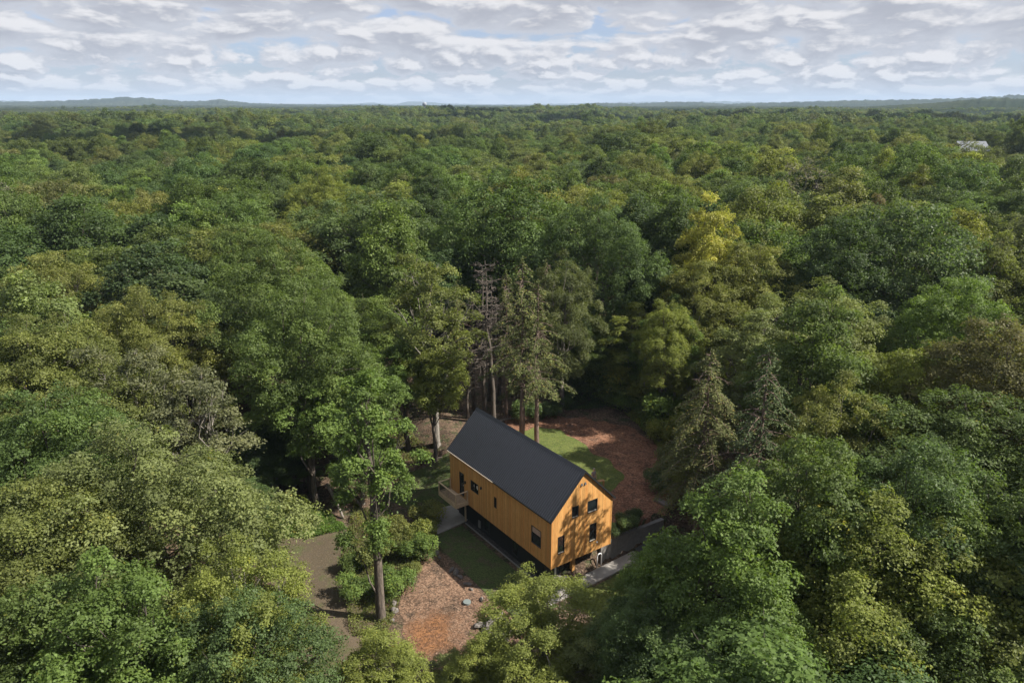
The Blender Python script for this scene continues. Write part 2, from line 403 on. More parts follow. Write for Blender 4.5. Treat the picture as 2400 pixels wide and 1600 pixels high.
poly_sheet('lower_lawn', sts([(12.7, -.2), (-1.2, -.2), (-1.2, -3.5), (2.4, -3.85), (12.75, -3.45)]), M_LAWND, .045,
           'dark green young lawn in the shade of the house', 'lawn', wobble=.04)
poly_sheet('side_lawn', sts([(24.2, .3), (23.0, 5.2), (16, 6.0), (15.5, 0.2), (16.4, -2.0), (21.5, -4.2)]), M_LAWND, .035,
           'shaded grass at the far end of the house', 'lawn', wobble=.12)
poly_sheet('gravel_strip', sts([(14.8, .35), (14.8, 1.3), (1.2, 1.3), (1.2, .35)]), M_GRAV, .03, 'dark gravel bed along the house base', 'gravel')
poly_sheet('dirt_track', [(-23, 61), (-14.6, 60), (-11.3, 53), (-9.8, 47), (-9.6, 40), (-9.2, 30), (-16, 30), (-17, 44), (-19.5, 52)], M_ROAD, .025,
           'brown dirt track left of the house', 'track', wobble=.35)
poly_sheet('front_lawn', sts([(-1.0, 1.0), (-.95, 8.5), (-3.6, 9.4), (-4.6, 5.0), (-4.2, 1.0)]), M_LAWN, .03, 'small green lawn before the gable end', 'lawn', wobble=.12)
poly_sheet('front_mulch', sts([(-4.2, 0.5), (-4.6, 5.0), (-3.6, 9.4), (-8, 10), (-8.4, 0)]), M_SOIL, .02, 'red mulch in front of the small lawn', 'mulch', wobble=.3)
poly_sheet('driveway', sts([(.95, 9.9), (.95, 13.4), (-.9, 13.8), (-1.2, 9.9)]), M_ASPH, .03, 'grey asphalt driveway end beside the retaining wall', 'driveway', wobble=.05)

# concrete path along the gable and patio under the balcony (real slabs with thickness)
def slab(name, pts, z, th, mat, label, cat, joints=()):
    b = MB(); n = len(pts); vs = [(x, y, z) for x, y in pts] + [(x, y, z-th) for x, y in pts]
    b.add(vs, [tuple(range(n))[::-1] if False else tuple(range(n)), tuple(range(n, 2*n))[::-1]] + [(i, n+i, n+(i+1) % n, (i+1) % n) for i in range(n)])
    o = b.build(name, mat, None); tag(o, label, cat, kind='structure'); return o
slab('concrete_path', sts([(-.85, -.6), (.45, -.6), (.75, 9.6), (-.55, 9.8)][::-1]), -2.30, .3, M_CONC, 'pale concrete path along the gable end', 'path')
slab('entry_slab', sts([(.87, 1.6), (1.75, 1.6), (1.75, 4.0), (.89, 4.0)][::-1]), -2.16, .4, M_CONC, 'raised concrete step under the overhang', 'path')
slab('patio', sts([(16.7, -1.9), (16.3, .9), (13.2, .9), (12.72, -2.7), (14.4, -2.4)]), -2.30, .3, M_CONC, 'grey concrete patio under the balcony', 'patio')
kb = MB()
for s0, s1 in ((.5, 12.6),): kb.box(s0, s1, .25, .35, -2.7, -2.27)
# ------------------------------------------------------------------ the house (local X = along, local Y = across)
HW, HR, HL, HT = 4.3, 3.234, 15.095, 6.334
house = empty('timber_house', (X0, Y0, 0), YAW)
# local frame: x = s ; local y points to -t, so y = -t
tag(house, 'cedar-clad gabled house with a black ribbed metal roof in the clearing', 'house')
WT = 0.06
def hb(): return MB()
SL = HR/(HT/2)
# outer walls as one shell, openings cut as recesses by separate wall pieces
OPEN_LONG = [(12.65, 13.40, .50, 2.75, 'door'), (10.28, 11.50, 1.76, 2.72, 'w'), (7.48, 7.84, 1.76, 2.75, 'w'), (1.38, 2.61, 1.14, 2.67, 'w')]
OPEN_GAB = [(.74, 1.38, 1.06, 2.59), (2.08, 2.72, 3.72, 4.72), (3.65, 4.66, 3.62, 4.70), (3.94, 4.65, .96, 2.56)]
def wall_quads(rects, x0, x1, top, z0=0.0):
    """polygons (in u, z) of a wall with rectangular holes; top(u) gives the height; walls split in columns"""
    us = sorted({x0, x1} | {r[0] for r in rects} | {r[1] for r in rects}); out = []
    mid = (x0+x1)/2
    if top(mid) > top(x0) + .01: us = sorted(set(us) | {mid})
    for a, b in zip(us[:-1], us[1:]):
        zs = z0; col = sorted([r for r in rects if r[0] <= a + 1e-6 and r[1] >= b - 1e-6], key=lambda r: r[2])
        for r in col:
            out.append([(a, zs), (b, zs), (b, r[2]), (a, r[2])]); zs = r[3]
        out.append([(a, zs), (b, zs), (b, top(b)), (a, top(a))])
    return out
def extrude_wall(b, polys, f, th, flip=False):
    for q in polys:
        n = len(q); vs = [f(u, z, 0) for u, z in q] + [f(u, z, th) for u, z in q]
        fs = [tuple(range(n)), tuple(range(n, 2*n))[::-1]] + [(i, n+i, n+(i+1) % n, (i+1) % n) for i in range(n)]
        if flip: fs = [g[::-1] for g in fs]
        b.add(vs, fs)
E1 = .10                                    # walls sit this far inside the roof edge
topL = lambda u: HW - .02
topG = lambda t: HW - .02 + SL*(min(t, HT-t)) - .10
b = hb(); extrude_wall(b, wall_quads(OPEN_LONG, E1, HL-E1, topL), lambda u, z, d: (u, -(E1+d), z), .16)
b.build('long_wall', M_CEDAR, house)
b = hb(); extrude_wall(b, wall_quads([], E1, HL-E1, topL), lambda u, z, d: (u, -(HT-E1-d), z), .16, True)
b.build('long_wall', M_CEDAR, house)
b = hb(); extrude_wall(b, wall_quads(OPEN_GAB, E1+.16, HT-E1-.16, topG), lambda t, z, d: (E1+d, -t, z), .16, True)
b.build('gable_wall', M_CEDAR, house)
b = hb(); extrude_wall(b, wall_quads([], E1+.16, HT-E1-.16, topG), lambda t, z, d: (HL-E1-d, -t, z), .16)
b.build('gable_wall', M_CEDAR, house)
for x, y in ((E1, E1), (HL-E1, E1), (E1, HT-E1), (HL-E1, HT-E1)):
    hb().box(x-.02 if x < 1 else x-.06, x+.06 if x < 1 else x+.02, -(y+.06) if y < 1 else -(y+.02), -(y-.02) if y < 1 else -(y-.06), -.02, HW-.12).build('corner_board', M_CEDAR, house)
hb().box(E1+.17, HL-E1-.17, -(HT-E1-.17), -(E1+.17), -.06, .10).build('floor_deck', M_BLACK, house)
# roof: two ribbed slopes, ridge cap, eave trim, black rakes
ov = .0
def slope(side):
    b = hb(); n = 66; th = .11
    def pt(s, q, up=0):                     # q 0 eave .. 1 ridge
        t = q*HT/2; z = HW + SL*t + up
        return (s, -(t if side == 0 else HT-t), z)
    q0, q1 = -.03, 1.0; s0, s1 = -.06, HL+.06
    vs = [pt(s0, q0), pt(s1, q0), pt(s1, q1), pt(s0, q1)] + [pt(s0, q0, -th), pt(s1, q0, -th), pt(s1, q1, -th), pt(s0, q1, -th)]
    fs = [(3, 2, 1, 0), (4, 5, 6, 7), (0, 1, 5, 4), (1, 2, 6, 5), (2, 3, 7, 6), (3, 0, 4, 7)]
    if side: fs = [f[::-1] for f in fs]
    b.add(vs, fs)
    for i in range(n):
        c = s0 + .09 + (s1-s0-.18)*i/(n-1); hw_ = .034; hh = .045
        vs = [pt(c-hw_, q0, -.01), pt(c+hw_, q0, -.01), pt(c+hw_, q1-.03, -.01), pt(c-hw_, q1-.03, -.01),
              pt(c-hw_*.5, q0, hh), pt(c+hw_*.5, q0, hh), pt(c+hw_*.5, q1-.03, hh), pt(c-hw_*.5, q1-.03, hh)]
        fs = [(4, 5, 6, 7)[::-1], (0, 1, 5, 4)[::-1], (1, 2, 6, 5)[::-1], (3, 0, 4, 7)[::-1], (2, 3, 7, 6)[::-1]]
        if side: fs = [f[::-1] for f in fs]
        b.add(vs, fs)
    o = b.build('roof', M_ROOF, house); o.data.materials.append(M_RIB_HL)
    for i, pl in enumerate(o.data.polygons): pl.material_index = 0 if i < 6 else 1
    return o
roof0 = slope(0); roof1 = slope(1)
rc = hb(); zr = HW+HR
rc.add([(-.08, -(HT/2-.16), zr-.12), (HL+.08, -(HT/2-.16), zr-.12), (HL+.08, -HT/2, zr+.065), (-.08, -HT/2, zr+.065), (-.08, -(HT/2+.16), zr-.12), (HL+.08, -(HT/2+.16), zr-.12)],
       [(0, 1, 2, 3)[::-1], (3, 2, 5, 4)[::-1]])
rc.build('ridge_cap', M_ROOF, house)
for s in (-.085, HL+.055):
    for sd in (0, 1):
        b = hb(); q = lambda t, z: (t if sd == 0 else HT-t, z)
        for (t0, z0), (t1, z1) in [((-.10, HW-.10), (HT/2, HW+HR))]:
            y0 = -q(t0, 0)[0]; y1 = -q(t1, 0)[0]
            vs = [(s, y0, z0-.10), (s, y1, z1-.14), (s, y1, z1+.05), (s, y0, z0+.06)]; vs += [(s+.03, y, z) for _, y, z in vs]
            b.add(vs, [(0, 1, 2, 3), (7, 6, 5, 4), (0, 4, 5, 1), (1, 5, 6, 2), (2, 6, 7, 3), (3, 7, 4, 0)])
        b.build('rake_trim', M_FRAME, house)
hb().box(-.05, 6.9, .10, .125, HW-.20, HW-.10).build('eave_trim', M_BLACK, house)
M_GUT = plain('pale_flashing', (.55, .47, .38), 0.5)
hb().box(7.75, HL+.04, .112, .150, HW-.175, HW-.105).build('eave_trim', M_GUT, house)['label'] = 'pale eave strip on the far half of the roof'
# windows and door
def window_long(u0, u1, z0, z1, kind='w'):
    t = E1; fw = .045
    fr = hb()
    fr.box(u0, u1, -(t+.10), -(t-.02), z0, z0+fw); fr.box(u0, u1, -(t+.10), -(t-.02), z1-fw, z1)
    fr.box(u0, u0+fw, -(t+.10), -(t-.022), z0+fw, z1-fw); fr.box(u1-fw, u1, -(t+.10), -(t-.022), z0+fw, z1-fw)
    return fr
def win(root_name, fr, gl, extra=None):
    o = fr.build(root_name, M_FRAME, house); g = gl.build('pane', M_GLASS, o)
    return o
for u0, u1, z0, z1, kd in OPEN_LONG[1:]:
    fr = window_long(u0, u1, z0, z1)
    if u1-u0 > 1.1 and z1-z0 < 1.2: fr.box((u0+u1)/2-.02, (u0+u1)/2+.02, -(E1+.09), -(E1-.015), z0+.045, z1-.045)
    g = hb().box(u0+.04, u1-.04, -(E1+.085), -(E1+.055), z0+.04, z1-.04)
    o = win('window', fr, g)
    if u0 < 2: hb().box(u0+.05, u1-.05, -(E1+.052), -(E1+.040), z0+.95, z1-.05).build('blind', M_BLIND, o)['label'] = 'pinkish blind drawn over the upper part'
    if 10 < u0 < 11:
        for c in (10.52, 10.98): hb().lump((c, -(E1+.045), 2.33), (.11, .012, .17), int(c*10)).build('curtain', M_SILL, o)
u0, u1, z0, z1, _ = OPEN_LONG[0]
dr = hb().box(u0+.05, u1-.05, -(E1+.12), -(E1+.07), z0, z1-.05).build('door', M_FRAME, house)
window_long(u0, u1, z0, z1).build('door_frame', M_FRAME, dr)
hb().box(u0+.16, u1-.16, -(E1+.072), -(E1+.055), z0+.9, z1-.22).build('pane', M_GLASS, dr)
hb().tube([(u0+.14, -(E1+.02), z0+1.0), (u0+.14, -(E1+.02), z0+1.16)], .018, 6).build('handle', M_WHITE, dr)
for t0, t1, z0, z1 in OPEN_GAB:
    fr = hb(); fw = .045; x0, x1 = E1-.02, E1+.12
    fr.box(x0, x1, -t1, -t0, z1-fw, z1); fr.box(x0, x1, -t1, -t0, z0, z0+fw)
    fr.box(x0-.002, x1, -t0-fw, -t0, z0+fw, z1-fw); fr.box(x0-.002, x1, -t1, -t1+fw, z0+fw, z1-fw)
    o = win('window', fr, hb().box(E1+.06, E1+.085, -t1+.04, -t0-.04, z0+.04, z1-.04))
    hb().box(E1+.005, E1+.058, -t1+.05, -t0-.05, z0+.046, z0+.085).build('sill', M_SILL, o)
# wall lamp, vents, sconce
lp = hb().lump((9.82, .01-E1+.03, 2.66), (.12, .07, .13), 3, 12, 8).build('vent_hood', M_FRAME, house, True)
for t, z in ((2.96, 6.39), (3.31, 6.39)):
    v = hb(); v.add([(E1-.10, -t-.09, z-.08), (E1-.10, -t+.09, z-.08), (E1+.01, -t+.09, z-.08), (E1+.01, -t-.09, z-.08), (E1+.01, -t+.07, z+.11), (E1+.01, -t-.07, z+.11)],
                    [(0, 1, 4, 5), (0, 3, 2, 1), (1, 2, 4), (0, 5, 3), (2, 3, 5, 4)]); v.build('vent_hood', M_FRAME, house)
hb().box(12.32, 12.44, -E1-.01, -E1+.12, 1.95, 2.2).build('wall_lamp', M_FRAME, house)
hb().box(E1-.06, E1+.01, -4.80, -4.70, .66, .76).build('wall_lamp', M_WHITE, house)
# basement, recessed and dark, with posts
bs = hb().box(1.75, HL-.35, -(HT-.25), -.75, -2.5, -.07); bs.build('basement', M_BLACK, house)
for t0, t1 in ((2.0, 3.0), (4.3, 5.1)):
    o = hb().box(1.70, 1.745, -t1, -t0, -2.3, -.3).build('door', M_FRAME, house)
    hb().box(1.68, 1.70, -t1+.1, -t0-.1, -2.1, -.45).build('pane', M_GLASS, o)
hb().box(1.66, 1.742, -1.92, -1.78, -2.3, -.2).build('post', M_WHITE, house)
hb().box(1.15, 1.45, -3.45, -3.15, -2.16, -.02).build('post', M_CEDAR, house)
hb().box(13.1, 13.22, -.55, -.43, -2.4, .0).build('post', M_RAIL, house)
for s in (9.5, 5.2):
    o = hb().box(s, s+.9, -.748, -.70, -2.0, -.6).build('window', M_FRAME, house); hb().box(s+.08, s+.82, -.699, -.685, -1.92, -.68).build('pane', M_GLASS, o)
hb().box(11.0, 11.3, -.748, -.66, -2.1, -1.4).build('utility_box', M_GREYW, house)
# balcony
bal = hb()
b0, b1, bt, bz = 11.9, 14.95, 1.22, .36
for i in range(9): bal.box(b0+.03, b1-.03, -.10+.04+i*.142, -.10+.04+i*.142+.132, bz-.04, bz)
deck = bal.build('balcony', M_RAIL, house)
ed = hb(); ed.box(b0, b1, bt-.03, bt+.03, bz-.30, bz+.012); ed.box(b0, b0+.06, -.08, bt-.035, bz-.30, bz+.010); ed.box(b1-.06, b1, -.08, bt-.035, bz-.30, bz+.010)
ed.build('rim_joist', M_RAIL, deck)
for x, y in ((b0+.05, bt-.02), (b1-.05, bt-.02), ((b0+b1)/2, bt-.02), (b0+.05, .0), (b1-.05, .0)):
    hb().box(x-.05, x+.05, y-.05, y+.05, bz-.02, bz+1.02).build('railing_post', M_RAIL, deck)
tr = hb(); tr.box(b0-.02, b1+.02, bt-.08, bt+.05, bz+1.025, bz+1.075); tr.box(b0-.01, b0+.11, -.05, bt-.085, bz+1.025, bz+1.073); tr.box(b1-.11, b1+.01, -.05, bt-.085, bz+1.025, bz+1.073)
tr.box(b0+.1, b1-.1, bt-.05, bt, bz+.10, bz+.16); tr.box(b0+.03, b0+.07, .05, bt-.07, bz+.10, bz+.16); tr.box(b1-.07, b1-.03, .05, bt-.07, bz+.10, bz+.16)
tr.build('handrail', M_RAIL, deck)
bb = hb()
nb = 24
for i in range(nb):
    x = b0+.15+(b1-b0-.3)*i/(nb-1); bb.box(x-.009, x+.009, bt-.034, bt-.016, bz+.16, bz+1.03)
for i in range(9):
    y = .12+(bt-.25)*i/8
    for xx in (b0+.05, b1-.05): bb.box(xx-.009, xx+.009, y-.009, y+.009, bz+.16, bz+1.03)
bb.build('baluster', M_FRAME, deck)

# kerb strip in front of the gravel bed
def loc2world(o): o.location = (X0, Y0, 0); o.rotation_euler = (0, 0, YAW); return o
kk = MB(); kk.box(1.2, 12.9, -.34, -.25, -2.7, -2.31)
kerb = loc2world(kk.build('edging_kerb', M_GREYW)); tag(kerb, 'thin concrete edging between the shaded lawn and the gravel bed', 'kerb', kind='structure')
# retaining wall of the upper yard
rw = MB()
for i in range(12):
    t0 = 6.1+i*.62; top = -.42 - .03*i
    rw.box(1.02, 1.40, -(t0+.61), -t0, -2.7, top)
rw = loc2world(rw.build('retaining_wall', M_GREYW, bevel=.02)); tag(rw, 'low grey concrete retaining wall running from the gable to the right', 'wall')
cp = MB(); cp.box(.96, 1.46, -13.5, -6.12, -.42, -.34)
# white pipe loop by the gable
pp = MB(); x, y = 1.0, -5.75
pp.tube([(.72, -5.45, -2.3), (.72, -5.45, -1.25), (.72, -5.50, -1.12), (.72, -5.60, -1.06), (.72, -5.75, -1.06), (.72, -5.85, -1.12), (.72, -5.90, -1.25), (.72, -5.90, -2.3)], .045, 8)
pp = loc2world(pp.build('pipe_loop', M_WHITE, smooth=True)); tag(pp, 'white upside-down U pipe standing at the right end of the gable path', 'pipe')
# stone slab of the right bank
x, y = W2(1.9, 13.6)
ss = MB(); ss.box(-.75, .75, -.28, .28, -.15, .10); o = ss.build('stone_slab', M_STONE, bevel=.05); o.location = (x+.6, y+1.2, float(G(x+.6, y+1.2))+.15); o.rotation_euler = (.05, .12, math.radians(-42))
tag(o, 'flat grey stone slab at the right edge of the red mulch', 'stone')
# pale blue tarp on the upper lawn
M_TARP = plain('blue_tarp', (.24, .37, .42), 0.35, var=.2, scale=2.5)
tx, ty = 3.9, 68.9
xs = np.linspace(-1.1, 1.1, 26)*.8; X, Y = np.meshgrid(xs, xs)
Z = .10+.07*np.sin(X*4+1)*np.cos(Y*3.1)+.05*np.sin(X*9+Y*6); ed_ = np.minimum(.88-abs(X), .88-abs(Y)); Z = Z*np.clip(ed_/.3, 0, 1)+.02
Vt = np.c_[X.ravel(), Y.ravel(), Z.ravel()]; ii = (np.arange(25)[None, :]+26*np.arange(25)[:, None]).ravel()
o = link('tarp', mesh_np('tarp', Vt, np.c_[ii, ii+1, ii+27, ii+26], M_TARP, smooth=True), None, (tx, ty, float(G(tx, ty))+.06)); o.rotation_euler = (0, 0, .75)
so = o.modifiers.new('solid', 'SOLIDIFY'); so.thickness = .01
tag(o, 'pale blue tarp lying on the upper lawn behind the roof ridge', 'tarp')
# rocks along the lower lawn and the boulder pile
rr = random.Random(4)
stones = [(11.9, -4.3, .22), (10.9, -4.5, .17), (10.2, -4.3, .3), (9.5, -4.4, .16), (7.4, -4.5, .24), (6.9, -4.35, .33), (6.2, -4.4, .2), (5.0, -4.4, .26), (4.3, -4.5, .16), (2.8, -4.5, .2),
          (9.3, -8.3, .22), (8.4, -8.8, .18), (7.9, -9.6, .25), (7.0, -9.9, .20), (6.2, -10.3, .28), (8.9, -9.3, .14), (5.4, -10.9, .2), (.1, -5.4, .75), (-.6, -5.1, .6), (-.9, -6.0, .45), (.5, -6.3, .4), (-1.6, -5.5, .7), (-1.5, -4.4, .5)]
words = ['largest pale', 'small pale', 'long grey', 'small round', 'flat grey', 'big flat', 'small brown', 'angular grey', 'tiny pale', 'end grey']
for i, (s, t, r) in enumerate(stones):
    x, y = W2(s, t); big = r > .4
    o = MB().lump((0, 0, 0), (r*rr.uniform(.9, 1.5), r*rr.uniform(.7, 1), r*rr.uniform(.5, .8)), i, 9, 6).build('boulder' if big else 'rock', M_STONE)
    o.location = (x, y, float(G(x, y))+.04+r*.25); o.rotation_euler = (rr.uniform(-.3, .3), rr.uniform(-.3, .3), rr.uniform(0, 6))
    px, py = proj(x, y, float(G(x, y)))
    if i < 10: lab = f"{words[i]} rock in the row along the lower lawn edge, number {i+1} from the patio".replace('number 1 from', 'nearest').replace('nearest the patio', 'nearest the patio')
    elif not big and i < 17: lab = ['grey rock at the upper end of the wood chips by the saplings', 'brown rock just below the upper rock beside the saplings', 'wide rock in the middle of the left chip border', 'rock right of the tall bare trunk, upper one', 'large grey rock nearest the tall bare trunk', 'smallest rock among the saplings left of the chips', 'lowest rock on the left border of the chips'][i-10]
    else: lab = ['pale grey boulder, biggest of the pile under the foreground birch', 'grey boulder right of the biggest one in the pile', 'lowest boulder of the pile by the orange chips', 'boulder at the left end of the pile', 'boulder half hidden by the birch at the pile end', 'boulder at the lower lawn corner'][i-17]
    if i < 10: lab = [ 'pale rock nearest the patio in the lawn edge row', 'small second rock from the patio in the lawn edge row', 'long third rock from the patio in the lawn edge row', 'small fourth rock from the patio in the lawn edge row', 'flat fifth rock from the patio in the lawn edge row', 'largest rock of the lawn edge row, sixth from the patio', 'seventh rock from the patio in the lawn edge row', 'eighth rock from the patio in the lawn edge row', 'tiny ninth rock from the patio in the lawn edge row', 'last rock of the lawn edge row, farthest from the patio'][i]
    tag(o, lab, 'rock', 'boulders in the pile' if i >= 17 else 'rocks around the wood chips')
# round lid in the chips
x, y = W2(3.2, -5.6); o = MB().tube([(0, 0, -.1), (0, 0, .16), (0, 0, .17)], [.30, .30, .24], 20).build('tank_lid', plain('grey_plastic', (.16, .19, .19), .5)); o.location = (x, y, float(G(x, y))); tag(o, 'round grey plastic tank lid in the wood chips', 'lid')
# ------------------------------------------------------------------ person and the small table beside
M_SKIN = plain('skin', (.55, .36, .27), .5, var=.05); M_SHIRT = plain('shirt', (.24, .22, .25), .8, var=.1); M_TROU = plain('trousers', (.10, .12, .16), .8)
M_HAIR = plain('hair', (.30, .27, .24), .7); M_PINE = plain('pale_wood', (.34, .19, .09), .6, var=.2, scale=5)
def skinned(name, verts, edges, radii, mat, parent=None, sub=2):
    me = bpy.data.meshes.new(name); me.from_pydata(verts, edges, []); me.materials.append(mat)
    o = link(name, me, parent); m = o.modifiers.new('skin', 'SKIN'); m.use_smooth_shade = True
    for i, r in enumerate(radii): o.data.skin_vertices[0].data[i].radius = r if hasattr(r, '__len__') else (r, r)
    o.data.skin_vertices[0].data[0].use_root = True
    s = o.modifiers.new('sub', 'SUBSURF'); s.levels = sub; s.render_levels = sub
    return o
px_, py_ = 7.7, 62.9; gz = float(G(px_, py_))
per = empty('person', (px_, py_, gz), math.radians(200)); tag(per, 'person in a grey shirt standing behind the house beside a small wooden table', 'person')
v = [(0, 0, .92), (0, .01, 1.12), (0, .0, 1.34), (0, .01, 1.46), (0, .02, 1.53), (0, .02, 1.60), (0, .02, 1.68), (0, .02, 1.745),
     (.17, 0, 1.40), (.24, .10, 1.14), (.27, .30, .98), (.275, .36, .95), (-.17, 0, 1.40), (-.23, -.03, 1.12), (-.22, .10, .90), (-.22, .14, .84),
     (.09, 0, .86), (.10, .03, .48), (.10, -.01, .09), (.10, .13, .04), (-.09, 0, .86), (-.12, .05, .48), (-.13, -.03, .09), (-.13, .11, .04), (0, .09, 1.61)]
e = [(0, 1), (1, 2), (2, 3), (3, 4), (4, 5), (5, 6), (6, 7), (2, 8), (8, 9), (9, 10), (10, 11), (2, 12), (12, 13), (13, 14), (14, 15), (0, 16), (16, 17), (17, 18), (18, 19), (0, 20), (20, 21), (21, 22), (22, 23), (5, 24)]
r = [(.15, .11), (.14, .10), (.16, .11), .055, .055, .085, .095, .06, .06, .045, .032, .03, .06, .045, .032, .03, .09, .062, .045, .035, .09, .062, .045, .035, .035]
skinned('body', v, e, r, M_SKIN, per)
for sx, hx, hy, hz in ((1, .278, .37, .945), (-1, -.22, .145, .835)):
    for fi in range(4):
        yy = (fi-1.5)*.018
        skinned('finger', [(hx+yy, hy, hz), (hx+yy, hy+.035, hz-.03), (hx+yy*1.1, hy+.05, hz-.075)], [(0, 1), (1, 2)], [.010, .009, .007], M_SKIN, per, 1)
    skinned('thumb', [(hx-sx*.02, hy-.01, hz), (hx-sx*.045, hy+.02, hz-.02), (hx-sx*.05, hy+.04, hz-.045)], [(0, 1), (1, 2)], [.011, .010, .008], M_SKIN, per, 1)
skinned('shirt', [(0, 0, .90), (0, .01, 1.12), (0, 0, 1.34), (0, .01, 1.45), (.17, 0, 1.40), (.215, .05, 1.25), (-.17, 0, 1.40), (-.215, -.02, 1.24)], [(0, 1), (1, 2), (2, 3), (2, 4), (4, 5), (2, 6), (6, 7)], [(.17, .13), (.165, .125), (.185, .135), .075, .078, .065, .078, .065], M_SHIRT, per)
skinned('trousers', [(0, 0, .93), (.09, 0, .84), (.10, .03, .48), (.10, -.01, .12), (-.09, 0, .84), (-.12, .05, .48), (-.13, -.03, .12)], [(0, 1), (1, 2), (2, 3), (0, 4), (4, 5), (5, 6)], [(.165, .125), .105, .078, .065, .105, .078, .065], M_TROU, per)
MB().lump((0, -.005, 1.70), (.098, .105, .085), 9, 12, 8).build('hair', M_HAIR, per, True)
for sx in (.03, -.03): MB().lump((sx, .108, 1.635), (.012, .008, .010), 2, 8, 5).build('eye', M_HAIR, per, True)
tx, ty = 8.35, 62.5; tg = float(G(tx, ty))
tb = empty('wooden_table', (tx, ty, tg), .2); tag(tb, 'small pale wooden table beside the person behind the house', 'table')
MB().box(-.32, .32, -.16, .16, .68, .73).build('tabletop', M_PINE, tb)
for a in (-.27, .27):
    for c in (-.11, .11): MB().box(a-.03, a+.03, c-.03, c+.03, 0, .678).build('leg', M_PINE, tb)

# ------------------------------------------------------------------ plants: leaf clouds, limbs, crowns
def unit(v): return v/(np.linalg.norm(v, axis=-1, keepdims=True)+1e-9)
def leaves(P, Nn, size, rs, lobe, ratio=.62, spray=None):
    """one bent diamond leaf (4 verts, 1 quad) at every point P with normal Nn"""
    n = len(P); Nn = unit(Nn)
    t = unit(np.cross(Nn, rs.normal(size=(n, 3)))); b = np.cross(Nn, t)
    L = (size*rs.uniform(.65, 1.35, n))[:, None]; Wd = L*ratio
    bend = Nn*L*rs.uniform(-.05, .28, n)[:, None]
    V = np.stack([P - t*L*.5, P + b*Wd*.5 + bend, P + t*L*.5, P - b*Wd*.5 + bend], 1).reshape(-1, 3)
    F = np.arange(4*n).reshape(n, 4)
    lv = np.stack([rs.uniform(0, 1, n), lobe, spray if spray is not None else rs.uniform(0, 1, n)], 1)
    return V, F, lv
def leaf_mesh(name, P, Nn, size, rs, lobe, mat, ratio=.62, spray=None):
    V, F, lv = leaves(P, Nn, size, rs, lobe, ratio, spray)
    return mesh_np(name, V, F, mat, {'lv': ('FACE', lv)})
def sphere_dirs(n, rs):
    v = rs.normal(size=(n, 3)); return unit(v)
def tubes_np(paths, n=6):
    """paths: list of (points (m,3), radii (m)) -> V, F"""
    Vs, Fs, o = [], [], 0
    ang = 2*np.pi*np.arange(n)/n
    for pts, rad in paths:
        pts = np.asarray(pts, float); m = len(pts); d = np.gradient(pts, axis=0); d = unit(d)
        ref = np.where(np.abs(d[:, 2:3]) < .9, [[0, 0, 1.]], [[1., 0, 0]]); u = unit(np.cross(d, ref)); v = np.cross(d, u)
        V = pts[:, None] + np.asarray(rad)[:, None, None]*(np.cos(ang)[None, :, None]*u[:, None] + np.sin(ang)[None, :, None]*v[:, None])
        Vs.append(V.reshape(-1, 3))
        i = (np.arange(m-1)[:, None]*n + np.arange(n)[None]).ravel(); j = (np.arange(m-1)[:, None]*n + (np.arange(n)[None]+1) % n).ravel()
        Fs.append(np.c_[i, j, j+n, i+n]+o); o += m*n
    return np.concatenate(Vs), np.concatenate(Fs)
def bent(a, b, rs, k=5, amp=.06, up=0.0):
    a = np.array(a, float); b = np.array(b, float); u = np.linspace(0, 1, k)[:, None]; L = np.linalg.norm(b-a)
    p = a + (b-a)*u + rs.normal(size=(k, 3))*amp*L*np.sin(np.pi*u); p[:, 2] += up*L*np.sin(np.pi*u[:, 0]); return p

